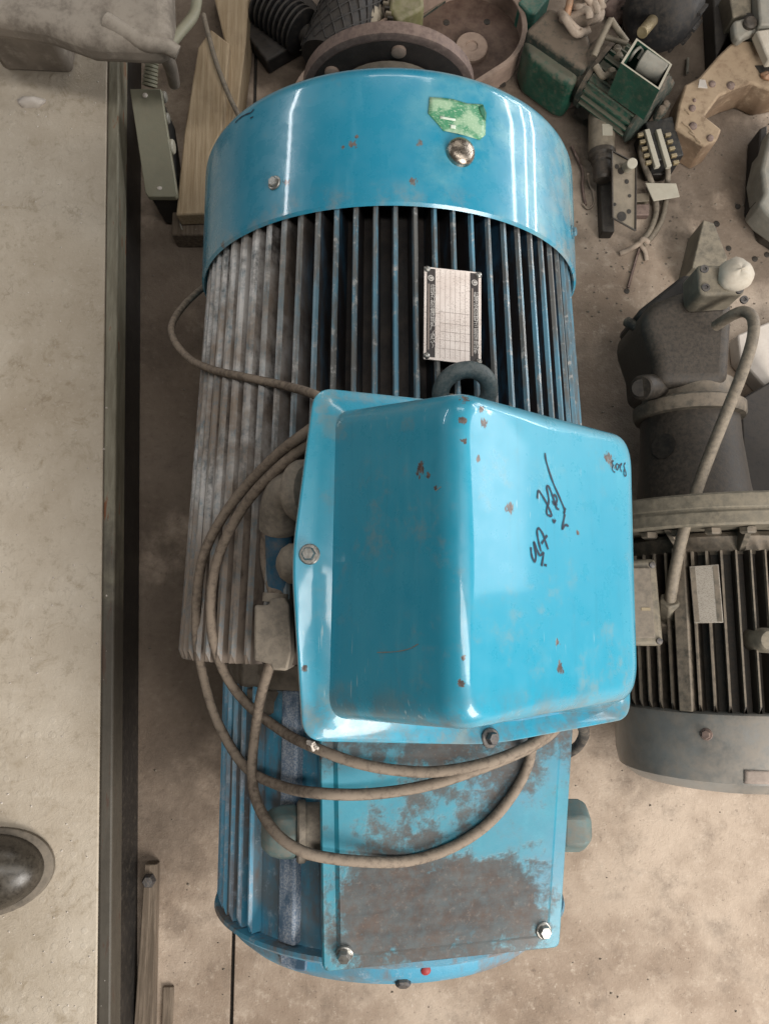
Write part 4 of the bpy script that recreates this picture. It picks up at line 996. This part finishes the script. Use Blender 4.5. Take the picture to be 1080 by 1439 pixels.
# --- dark scrap cluster at top
sg = thing('ribbed_gear', 'small black ribbed gear shaft at the top left of the flange disc', 'gear shaft', P(400, 20, 0))
gc = P(398, 24, .055); gd = Vector((.75, -.62, 0)).normalized()
prof = []
for k in range(9): prof += [(.030, -.05 + k * .011), (.040, -.048 + k * .011), (.040, -.044 + k * .011), (.030, -.042 + k * .011)]
s_ = MB(); s_.lathe([(.0, -.052)] + prof + [(0, .055)], gc, gd, 28); s_.build('ribbed_body', 'scrap_black', sg, smooth=30)
s_ = MB(); s_.cyl(gc + gd * .05, gc + gd * .14, .018, 16, ch=.002); s_.build('shaft', 'scrap_black', sg, smooth=40)
s_ = MB(); s_.box(P(400, 40, .02), (.14, .10, .035), (0, 0, .6)); s_.build('cradle', 'scrap_black', sg, bevel=.004)
mr = thing('mesh_roll', 'black wire mesh roll lying behind the brown flange disc', 'mesh roll', P(478, 45, 0))
mc = P(480, 36, .06); md = Vector((.35, .94, 0)).normalized()
s_ = MB(); s_.lathe([(.048, -.075), (.05, -.07), (.05, .09), (.046, .095)], mc, md, 32); s_.build('core', 'scrap_black', mr, smooth=40)
s_ = MB()
e1_ = Vector((0, 0, 1)); e2_ = md.cross(e1_)
for sgn in (-1, 1):
    for k in range(14):
        s_.tube([mc + md * (-.07 + .16 * t) + (e1_ * math.cos(a) + e2_ * math.sin(a)) * .0515 for t, a in [(j / 12, 2 * math.pi * k / 14 + sgn * j / 12 * 2.2) for j in range(13)]], .0013, 4)
s_.build('wire_net', 'scrap_black', mr)
s_ = MB()
for (a, b, c_) in (((395, 66), (425, 58), (450, 70)), ((410, 72), (440, 62), (462, 60)), ((400, 60), (420, 70), (445, 58))):
    s_.tube(crom([P(*a, .004), P(*b, .02), P(*c_, .012)], 6), .0016, 5)
o = s_.build('loose_wires', 'grey_sheet', smooth=60, origin=P(425, 65, 0)); tag(o, 'few loose thin wires on the floor left of the brown flange disc', 'wire')
o = lumpy(P(508, 22, .045), .034, .05, .045, 4).build('crumpled_rag', 'scrap_rag', smooth=80, origin=P(508, 22, 0)); tag(o, 'crumpled beige rag behind the brown flange disc', 'rag')
yc = thing('olive_housing', 'small olive housing with a toothed strip at the top edge above the flange disc', 'housing', P(560, 15, 0))
s_ = MB(); s_.prism([P(548, -20, .07), P(592, -30, .07), P(596, 10, .07), P(560, 28, .07), P(546, 12, .07)], (0, 0, -.069)); s_.build('body', 'olive_scrap', yc, bevel=.006, segs=3)
for k in range(7):
    s_ = MB(); s_.box(P(538 + k * 2.0, -8 + 7 * k, .062), (.010, .004, .012), (0, 0, -.2)); s_.build('tooth', 'hole_dark' if k % 2 else 'plate_khaki', yc)
s_ = MB(); s_.prism([P(560, 46, .012), P(640, -10, .012), P(620, -30, .012), P(545, 20, .012)], (0, 0, -.0115)); o = s_.build('dark_green_plate', 'gearmotor_dust', origin=P(590, 8, 0), bevel=.001); tag(o, 'dark flat plate under the upper side of the belt guard', 'plate')

# --- belt guard tray
bgd = thing('belt_guard', 'brown sheet metal belt guard tray lying open behind the flange disc', 'belt guard', P(660, 70, 0))
C1, C2 = P(658, 62, .006), P(490, 168, .006); rg = (P(737, 62, .05) - P(658, 62, .05)).length
ax_ = (C1 - C2).normalized(); nx_ = Vector((-ax_.y, ax_.x, 0))
def stadium(r, z, n=28):
    out = []
    for k in range(n + 1):
        a = -math.pi / 2 + math.pi * k / n; out.append(Vector((C1.x, C1.y, z)) + (ax_ * math.cos(a) + nx_ * math.sin(a)) * r)
    for k in range(n + 1):
        a = math.pi / 2 + math.pi * k / n; out.append(Vector((C2.x, C2.y, z)) + (ax_ * math.cos(a) + nx_ * math.sin(a)) * r)
    return out
s_ = MB(); s_.loft([stadium(rg - .001, .002), stadium(rg - .001, .006)]); s_.build('tray_floor', 'guard_brown', bgd, smooth=30)
s_ = MB(); s_.loft([stadium(rg, .003), stadium(rg, .052), stadium(rg - .001, .054), stadium(rg - .009, .054), stadium(rg - .010, .052), stadium(rg - .005, .049), stadium(rg - .005, .006)], cap0=False, cap1=False); s_.build('rim', 'guard_rim', bgd, smooth=40)
s_ = MB(); s_.lathe([(.030, .006), (.030, .014), (.028, .016), (.012, .0162), (.011, .013), (0, .013)], (P(662, 66, .012).x, P(662, 66, .012).y, 0), (0, 0, 1), 32); s_.build('hub_disc', 'guard_rim', bgd, smooth=30)
for px, py in ((627, 31), (684, 30), (706, 118), (622, 96), (735, 28)):
    s_ = MB(); s_.lathe([(.006, .0062), (.006, .0072)], (P(px, py, .007).x, P(px, py, .007).y, 0), (0, 0, 1), 14); s_.build('hole', 'hole_dark', bgd)

# --- green gear motor
gm = thing('green_gearmotor', 'dusty dark green gear motor with its terminal box open, behind the fan cover', 'gear motor', P(830, 110, 0))
ga = (P(915, 165, .07) - P(770, 45, .07)).normalized(); ga.z = 0; ga.normalize(); gn = Vector((-ga.y, ga.x, 0))
gM = Matrix((ga, gn, Vector((0, 0, 1)))).transposed()
def gbox(px, py, z, size, name, mat, parent=gm, bevel=.004):
    s = MB(); s.box(P(px, py, z), size, gM); return s.build(name, mat, parent, bevel=bevel, segs=3)
s_ = MB(); s_.prism([P(738, 42, .12), P(772, 8, .12), P(822, 30, .12), P(836, 78, .12), P(822, 100, .12)], (0, 0, -.09)); s_.build('gearbox', 'gearmotor_dust', gm, bevel=.008, segs=3)
s_ = MB(); s_.prism([P(736, 52, .10), P(756, 40, .10), P(824, 92, .10), P(806, 118, .10), P(790, 112, .10), P(744, 78, .10)], (0, 0, -.097)); s_.build('gearbox_foot', 'gearmotor_green', gm, bevel=.010, segs=3)
mc0 = P(836, 100, .075); mc1 = P(906, 152, .075); gax = (mc1 - mc0).normalized(); Lm = (mc1 - mc0).length
s_ = MB(); s_.lathe([(.055, 0), (.055, Lm)], mc0, gax, 40); s_.build('frame', 'gearmotor_green', gm, smooth=40)
gsz = Vector((0, 0, 1)); gsx = gax.cross(gsz)
for k in range(15):
    a = R_(-98 + k * 14)
    dd = gsz * math.cos(a) + gsx * math.sin(a); tt = gsx * math.cos(a) - gsz * math.sin(a)
    if -.2 < math.sin(a) * -1 - .35 < .2 and False: continue
    s = MB(); s.loft([[mc0 + gax * y + dd * r + tt * t for t, r in ((-.0024, .054), (-.0016, .062), (.0016, .062), (.0024, .054))] for y in (.012, Lm)]); s.build('fin', 'gearmotor_green', gm)
s_ = MB(); s_.lathe([(.040, -.028), (.050, -.02), (.056, 0), (.062, .002), (.062, .010), (.055, .011)], mc0, gax, 36); s_.build('end_bell', 'gearmotor_dust', gm, smooth=35)
s_ = MB(); s_.lathe([(.056, Lm), (.060, Lm + .001), (.060, Lm + .006), (.050, Lm + .012), (.02, Lm + .014)], mc0, gax, 36); s_.build('rear_bell', 'gearmotor_dust', gm, smooth=35)
# open terminal box
zt = .195
oc = [P(894, 53, zt), P(944, 90, zt), P(926, 126, zt), P(872, 88, zt)]
cen = sum(oc, Vector()) / 4
inn = [p + (cen - p) * .10 for p in oc]
dn = Vector((0, 0, -.075))
s_ = MB(); 
s_.loft([[p + dn for p in oc], oc, inn, [p + dn * .9 for p in inn]], cap0=True, cap1=True); tb = s_.build('terminal_box', 'gearmotor_green', gm)
tb.data.materials.append(M['pale_plastic']); 
for p in tb.data.polygons:
    if abs(p.normal.z) > .9 and p.center.z > zt - .01 - 0: p.material_index = 1
ca, cb_ = P(900, 84, zt - .018), P(932, 104, zt - .018)
s_ = MB(); s_.cyl(ca, cb_, .0185, 20, ch=.002); s_.build('capacitor', 'grey_sheet', tb, smooth=40)
s_ = MB(); s_.tube(crom([P(884, 84, zt - .03), P(890, 74, zt - .01), P(899, 66, zt - .008), P(903, 70, zt - .01), P(896, 82, zt - .02)], 6), .0028, 8); s_.build('lead', 'grey_sheet', tb, smooth=60)
s_ = MB(); s_.tube(crom([P(905, 66, zt - .03), P(912, 70, zt - .014), P(920, 76, zt - .016), P(928, 84, zt - .015), P(938, 90, zt - .03)], 6), .003, 8); s_.build('yellow_lead', 'brass', tb, smooth=60)
s_ = MB(); s_.tube(crom([P(834, 78, .15), P(848, 46, .165), P(858, 27, .17)], 4), .0055, 8); s_.tube(crom([P(858, 27, .17), P(868, 42, .165), P(880, 58, .15)], 4), .005, 8); s_.tube([P(846, 50, .155), P(866, 56, .155), P(880, 60, .15)], .0045, 8); s_.build('lifting_frame', 'plate_khaki', gm, smooth=60)
for px, py in ((866, 70), (873, 62), (868, 80), (858, 102), (908, 158), (928, 155), (940, 118), (934, 148)):
    s_ = MB(); s_.lathe([(.008, -.02), (.008, .004), (.005, .008), (0, .009)], P(px, py, .13 if px < 900 else .085), (0, 0, 1), 8); s_.build('bolt_head', 'gearmotor_dust' if px > 900 else 'plate_khaki', gm, smooth=40)
s_ = MB(); s_.tube(crom([P(836, 92, .135), P(846, 106, .13), P(856, 104, .13), P(866, 108, .125)], 5), .006, 8); s_.build('clamp_arm', 'plate_khaki', gm, smooth=60)
s_ = MB(); s_.prism([P(793, 116, .03), P(818, 112, .03), P(820, 134, .03), P(800, 140, .03)], (0, 0, -.0295)); s_.build('foot_pad', 'flange_brown', gm, bevel=.004)

# rope coil / wound part on gearbox
rc = thing('rope_bundle', 'pale twisted rope and wire bundle lying on the green gearbox', 'rope', P(815, 25, .12))
for seed, (px, py, r) in enumerate(((812, 22, .030), (824, 10, .024), (806, 34, .022), (832, -4, .028))):
    s_ = MB(); c = P(px, py, .135); rn = random.Random(seed + 20); tl = rn.uniform(-.6, .6)
    s_.tube([c + Vector((math.cos(a) * r, math.sin(a) * r * .75, .012 * math.sin(a * 2 + tl) + seed * .004)) for a in [2 * math.pi * k / 24 for k in range(22)]], .0065 - .0008 * (seed % 2), 8); s_.build('turn', 'rope_pale', rc, smooth=60)
s_ = MB(); s_.tube(crom([P(795, 26, .14), P(799, 8, .15), P(803, -14, .15)], 5), .006, 8); s_.build('orange_end', 'copper_wire', rc, smooth=60)
o = lumpy(P(822, 16, .125), .030, .026, .022, 9).build('inner_wad', 'rope_pale', rc, smooth=80)

# teal scrap behind guard
s_ = MB(); s_.prism([P(728, 2, .06), P(752, -20, .06), P(775, -10, .06), P(752, 20, .06), P(742, 18, .06)], (0, 0, -.059)); o = s_.build('teal_offcut', dusty('teal_scrap', (.03, .16, .12), amount=.5).m, origin=P(750, 5, 0), bevel=.003); tag(o, 'small teal painted offcut at the top edge between guard and gear motor', 'offcut')
# black round motor
bm_ = thing('black_motor', 'round black motor with a stub shaft at the top edge', 'motor', P(922, 20, 0))
s_ = MB(); cbm = P(930, 12, .07); sd = Vector((-.5, -.75, .35)).normalized()
s_.lathe([(.02, .05), (.045, .046), (.062, .03), (.066, .01), (.066, -.03), (.058, -.05), (.02, -.055)], cbm, sd, 36); s_.build('shell', 'scrap_black', bm_, smooth=40)
for k in range(16):
    a = 2 * math.pi * k / 16; e1_ = sd.cross(Vector((0, 0, 1))).normalized(); e2_ = sd.cross(e1_); d_ = e1_ * math.cos(a) + e2_ * math.sin(a); tt = sd.cross(d_)
    s = MB(); s.loft([[cbm + sd * y + d_ * r + tt * t for t, r in ((-.003, .064), (-.002, .072), (.002, .072), (.003, .064))] for y in (-.03, .012)]); s.build('fin', 'scrap_black', bm_)
s_ = MB(); s_.cyl(cbm + sd * .045, cbm + sd * .10, .010, 16, ch=.001); s_.build('shaft', 'brass', bm_, smooth=40)
o = lumpy(P(876, 8, .03), .035, .03, .03, 12, amp=.35).build('rusty_clump', 'flange_brown', smooth=70, origin=P(876, 8, 0)); tag(o, 'rusty brown clump of scrap between rope bundle and black motor', 'scrap')
s_ = MB(); s_.cyl(P(966, 82, .006), P(965, 102, .012), .0028, 10); o = s_.build('small_pin', 'grey_sheet', smooth=40, origin=P(966, 92, 0)); tag(o, 'short pale steel pin lying on the floor left of the rusty bracket', 'pin')

# --- capacitor canister
cp = thing('canister', 'tan cylindrical canister with a narrow neck standing right of the fan cover', 'canister', P(845, 200, 0))
s_ = MB(); s_.cyl(P(845, 216, .045), P(845, 160, .045), .0232, 28, ch=.003); s_.build('barrel', 'capacitor_tan', cp, smooth=40)
s_ = MB(); s_.lathe([(.0242, 0), (.0242, .008), (.019, .012), (.019, .02), (.0165, .022), (.0165, .05), (.013, .054)], P(845, 214, .045), (0, -1, 0), 24); s_.build('neck', 'grey_dark', cp, smooth=35)
s_ = MB(); s_.box(P(853, 182, .068), (.018, .022, .001)); s_.build('label', 'pale_plastic', cp)
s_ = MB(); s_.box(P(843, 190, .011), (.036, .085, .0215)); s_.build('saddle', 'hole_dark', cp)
s_ = MB(); s_.tube(crom([P(826, 244, .03), P(828, 258, .012), P(833, 270, .006), P(834, 285, .005), (P(826, 293, .005)), P(818, 286, .005)], 6), .0022, 6); s_.build('lead', 'rope_pale', cp, smooth=60)
s_ = MB(); s_.tube(crom([P(803, 205, .005), P(810, 220, .006), P(818, 240, .006), P(818, 262, .005), P(822, 288, .005)], 6), .0028, 6); o = s_.build('red_wire', 'flange_brown', smooth=60, origin=P(815, 245, 0)); tag(o, 'thin reddish wire on the floor between fan cover and canister', 'wire')

# --- drilled plate
dp = thing('drilled_plate', 'narrow khaki steel plate drilled with holes, tilted beside the canister', 'steel plate', P(875, 268, 0))
Dq = [P(859, 212, .075), P(893, 230, .065), P(892, 324, .045), P(860, 306, .055)]
dn_ = (Dq[1] - Dq[0]).cross(Dq[3] - Dq[0]).normalized(); dn_ = dn_ if dn_.z > 0 else -dn_
s_ = MB(); s_.prism(Dq, dn_ * -.004); dpl = s_.build('plate', 'plate_khaki', dp, bevel=.0008)
for a, b in ((0, 1), (1, 2), (2, 3), (3, 0)):
    s_ = MB(); s_.tube([Dq[a] + dn_ * .001, Dq[b] + dn_ * .001], .0018, 6); s_.build('folded_edge', 'grey_dark', dpl, smooth=60)
for px, py, r in ((873, 304, .0085), (866, 234, .004), (872, 240, .006), (880, 255, .004), (883, 297, .004), (863, 287, .003), (884, 275, .003)):
    p = on_plane(px, py, Dq[0], dn_); s_ = MB(); s_.lathe([(r, .0003), (r, .0009)], p, dn_, 18); s_.build('hole', 'hole_dark', dpl)
p = on_plane(880, 235, Dq[0], dn_); s_ = MB(); s_.cyl(p, P(888, 229, .10), .009, 16, ch=.001); s_.build('knob', 'pale_plastic', dp, smooth=40)
s_ = MB(); s_.box(P(850, 290, .014), (.022, .11, .026)); s_.build('dark_bar', 'hole_dark', dp, bevel=.002)  # narrow dark bar on the floor left of the plate

# --- terminal block with cables
tk = thing('terminal_block', 'small cream terminal block with wires on the floor by the gear motor', 'terminal block', P(924, 212, 0))
s_ = MB(); s_.box(P(924, 210, .034), (.050, .076, .066), (0, 0, .22)); s_.build('base', 'pendant_black', tk, bevel=.002)
for dx in (-.011, .009):
    s_ = MB(); s_.box(P(924, 209, .071) + Vector((dx, 0, 0)), (.009, .072, .009), (0, 0, .22)); s_.build('rail', 'pale_plastic', tk, bevel=.001)
for k in range(5):
    for sd_ in (-1, 1):
        s_ = MB(); s_.box(P(924, 209, .070) + Vector((sd_ * .024 - .013 * (k - 2) * .22, .013 * (k - 2), 0)), (.010, .006, .007), (0, 0, .22)); s_.build('screw_lug', 'brass', tk, bevel=.0008)
s_ = MB(); s_.tube(crom([P(898, 190, .05), P(916, 182, .055), P(936, 180, .055), P(946, 178, .05)], 6), .0055, 8); s_.build('bar', 'casting_grey', tk, smooth=60)
for a in ([(910, 205), (905, 200), (902, 193)], [(911, 214), (905, 212), (900, 205)]):
    s_ = MB(); s_.tube(crom([P(x, y, .045) for x, y in a], 5), .0014, 6); s_.build('wire', 'grey_sheet', tk, smooth=60)
s_ = MB(); s_.box(P(923, 239, .012), (.03, .03, .022)); s_.build('socket', 'hole_dark', tk, bevel=.002)
for a in ([(902, 200, .04), (900, 215, .035), (906, 235, .03), (914, 254, .03), (920, 275, .012), (921, 300, .008), (912, 325, .008), (898, 342, .010)],
          [(936, 225, .03), (938, 245, .03), (936, 268, .012), (934, 290, .008), (928, 312, .008), (914, 334, .008), (902, 344, .012)]):
    s_ = MB(); s_.tube(crom([P(*q) for q in a], 6), .0055, 8); s_.build('lead', 'hose_brown', tk, smooth=60)
s_ = MB(); s_.tube(crom([P(905, 336, .006), P(893, 345, .016), P(880, 352, .008), P(870, 356, .005)], 5), .005, 8); s_.tube(crom([P(900, 344, .012), P(906, 354, .008), P(908, 366, .004)], 5), .004, 8); s_.tube(crom([P(898, 342, .014), P(903, 336, .02), P(910, 340, .012)], 5), .005, 8); s_.build('knot', 'rope_pale', tk, smooth=60)
s_ = MB(); s_.tube(crom([P(898, 348, .005), P(890, 375, .004), P(882, 404, .004)], 6), .0025, 6); s_.build('tail', 'flange_brown', tk, smooth=60)
s_ = MB(); s_.prism([P(906, 256, .034), P(950, 257, .034), P(955, 276, .030), P(918, 282, .030)], (0, 0, -.003)); o = s_.build('small_tray', 'pale_plastic', origin=P(930, 268, .0), bevel=.0012); tag(o, 'small cream metal tab lying over the two leads below the terminal block', 'metal tab')
s_ = MB(); s_.prism([P(885, 272, .012), P(912, 270, .012), P(912, 282, .012), P(885, 284, .012)], (0, 0, -.0115)); o = s_.build('flat_bar', 'plate_khaki', origin=P(898, 277, 0), bevel=.001); tag(o, 'short khaki flat bar beside the drilled plate', 'bar')
s_ = MB(); s_.prism([P(884, 286, .016), P(912, 286, .016), P(912, 302, .016), P(884, 302, .016)], (0, 0, -.0155)); o = s_.build('brown_block', 'flange_brown', origin=P(898, 294, 0), bevel=.002); tag(o, 'small reddish brown block right of the drilled plate', 'block')

# --- rusty bracket
bk = thing('rusty_bracket', 'thick rusty tan steel bracket with a hooked arm at the right', 'bracket', P(985, 160, 0))
zk = .072
bp = [(948, 180), (952, 148), (960, 118), (978, 122), (983, 108), (1010, 76), (1030, 56), (1052, 54), (1066, 74), (1110, 64), (1110, 118), (1080, 126), (1055, 117), (1030, 125), (1012, 133), (992, 155), (991, 162), (1014, 180), (1009, 200), (980, 201)]
bp = [(948, 180), (953, 148), (962, 118), (982, 108), (1010, 76), (1032, 55), (1056, 56), (1068, 78), (1110, 84), (1110, 122), (1080, 127), (1056, 116), (1032, 124), (1011, 134), (990, 162), (1014, 181), (1008, 196), (990, 206)]
s_ = MB(); s_.prism([P(x, y, zk) for x, y in bp], (0, 0, -.070)); s_.build('body', 'bracket_rust', bk, bevel=.004, segs=2)
for px, py, r in ((1000, 118, .006), (1026, 120, .007), (972, 152, .006), (973, 177, .007), (997, 194, .006), (975, 141, .003)):
    s_ = MB(); s_.lathe([(r * 1.1, -.001), (r, .002), (r * .5, .0035), (0, .0036)], P(px, py, zk), (0, 0, 1), 12); s_.build('rivet', 'flange_brown', bk, smooth=60)
for (x, y, l) in ((958, 172, 18), (968, 186, 14), (962, 154, 7), (975, 192, 10)):
    s_ = MB(); s_.tube([P(x, y, zk + .0008), P(x + l * .5, y + l * .35, zk + .0012), P(x + l * .9, y + l * .9, zk + .0008)], .0016, 5); s_.build('weld_bead', 'bracket_rust', bk, smooth=60)
s_ = MB(); s_.prism([P(982, 112, zk + .001), P(990, 113, zk + .001), P(993, 124, zk + .012), P(980, 123, zk + .012)], (0, 0, .002)); s_.build('burr', 'white_card', bk)
h_ = [P(1060, 92, zk + .0006), P(1110, 90, zk + .0006), P(1110, 108, zk + .0006), P(1070, 106, zk + .0006)]
s_ = MB(); s_.prism(h_, (0, 0, .0006)); s_.build('slot', 'hole_dark', bk)
o = lumpy(P(1078, 106, .077), .012, .008, .006, 31).build('copper_tuft', 'copper_wire', smooth=80, origin=P(1078, 106, .07)); tag(o, 'small orange rusty tuft on the bracket at the right edge', 'rust tuft')
# things top right
ub = thing('pale_housing', 'pale grey green equipment housing in the top right corner', 'housing', P(1070, 30, 0))
s_ = MB(); s_.prism([P(1062, -30, .11), P(1120, -30, .11), P(1120, 34, .11), P(1068, 34, .11)], (0, 0, -.108)); s_.build('cabinet', 'grey_sheet', ub, bevel=.004)
s_ = MB(); s_.prism([P(1062, 42, .105), P(1120, 34, .105), P(1120, 80, .105), P(1080, 84, .105)], (0, 0, -.02)); s_.build('cover_flap', 'white_cap', ub, bevel=.003)
s_ = MB(); uc = thing('clamp_head', 'grey steel clamp with a dark round screw beside the pale housing', 'clamp', P(1045, 34, 0))
s_ = MB(); s_.prism([P(1030, 28, .095), P(1062, 20, .095), P(1064, 42, .095), P(1050, 48, .095), P(1040, 56, .095), P(1032, 48, .095)], (0, 0, -.02)); s_.build('jaw', 'grey_sheet', uc, bevel=.005)
s_ = MB(); s_.cyl(P(1046, 36, .0), P(1046, 36, .078), .02, 14); s_.build('post', 'scrap_black', uc, smooth=40)
s_ = MB(); s_.lathe([(.012, 0), (.012, .006), (.009, .009), (0, .009)], P(1052, 34, .095), (0, 0, 1), 18); s_.build('screw', 'grey_dark', uc, smooth=40)
s_ = MB(); s_.prism([P(1022, -20, .09), P(1056, -20, .09), P(1056, 18, .09), P(1030, 24, .09)], (0, 0, -.088)); o = s_.build('olive_plate', 'flange_olive', origin=P(1040, 0, 0), bevel=.003); tag(o, 'olive metal block at the top edge left of the pale housing', 'block')
s_ = MB(); s_.prism([P(1000, -30, .05), P(1022, -30, .05), P(1028, 40, .05), P(1006, 82, .05)], (0, 0, -.049)); o = s_.build('black_rail', 'scrap_black', origin=P(1012, 10, 0), bevel=.003); tag(o, 'dark rail on the floor running from the top edge to the rusty bracket', 'rail')
gs = thing('grey_casing', 'grey crumpled metal casing cut off by the right edge below the bracket', 'casing', P(1078, 255, 0))
s_ = MB(); s_.prism([P(1082, 180, .08), P(1120, 170, .08), P(1120, 330, .08), P(1078, 300, .08), P(1066, 285, .08), P(1074, 270, .08), P(1069, 238, .08)], (0, 0, -.06)); s_.build('shell', 'grey_sheet', gs, bevel=.006, segs=3)
s_ = MB(); s_.prism([P(1067, 180, .05), P(1078, 175, .05), P(1078, 290, .05), P(1062, 285, .05)], (0, 0, -.048)); s_.build('skirt', 'scrap_black', gs, bevel=.003)
s_ = MB(); s_.prism([P(1062, 292, .03), P(1120, 300, .03), P(1120, 360, .03), P(1074, 330, .03)], (0, 0, -.029)); s_.build('base', 'grey_dark', gs, bevel=.003)

# gravel-like debris and dust crumbs on floor: uncountable
rn = random.Random(11); s_ = MB()
for k in range(900):
    px, py = rn.uniform(190, 1080), rn.uniform(0, 1439)
    if rn.random() < .45: px, py = rn.uniform(820, 1080), rn.uniform(150, 480)
    p = P(px, py, 0); r = rn.choice((.0008, .001, .0012, .0018, .0028)); 
    a = rn.uniform(0, 6.28); q = [p + Vector((math.cos(a + t) * r * rn.uniform(.7, 1.5), math.sin(a + t) * r * rn.uniform(.6, 1.2), -.0003)) for t in (0, 1.57, 3.14, 4.71)]
    s_.add(q + [p + Vector((0, 0, r * .9))], [(0, 1, 4), (1, 2, 4), (2, 3, 4), (3, 0, 4), (3, 2, 1, 0)])
o = s_.build('floor_grit', 'casting_grey'); tag(o, 'fine grit and crumbs scattered over the concrete floor', None, kind='stuff')
rn = random.Random(5); s_ = MB()
for k in range(260):
    p = P(rn.uniform(0, 150), rn.uniform(70, 1430), BZ); r = rn.choice((.0007, .001, .0014, .0022))
    a = rn.uniform(0, 6.28); q = [p + Vector((math.cos(a + t) * r * rn.uniform(.7, 1.5), math.sin(a + t) * r * rn.uniform(.6, 1.2), -.0003)) for t in (0, 1.57, 3.14, 4.71)]
    s_.add(q + [p + Vector((0, 0, r * .8))], [(0, 1, 4), (1, 2, 4), (2, 3, 4), (3, 0, 4), (3, 2, 1, 0)])
o = s_.build('bench_grit', 'white_card'); tag(o, 'fine crumbs scattered over the pale platform top', None, kind='stuff')
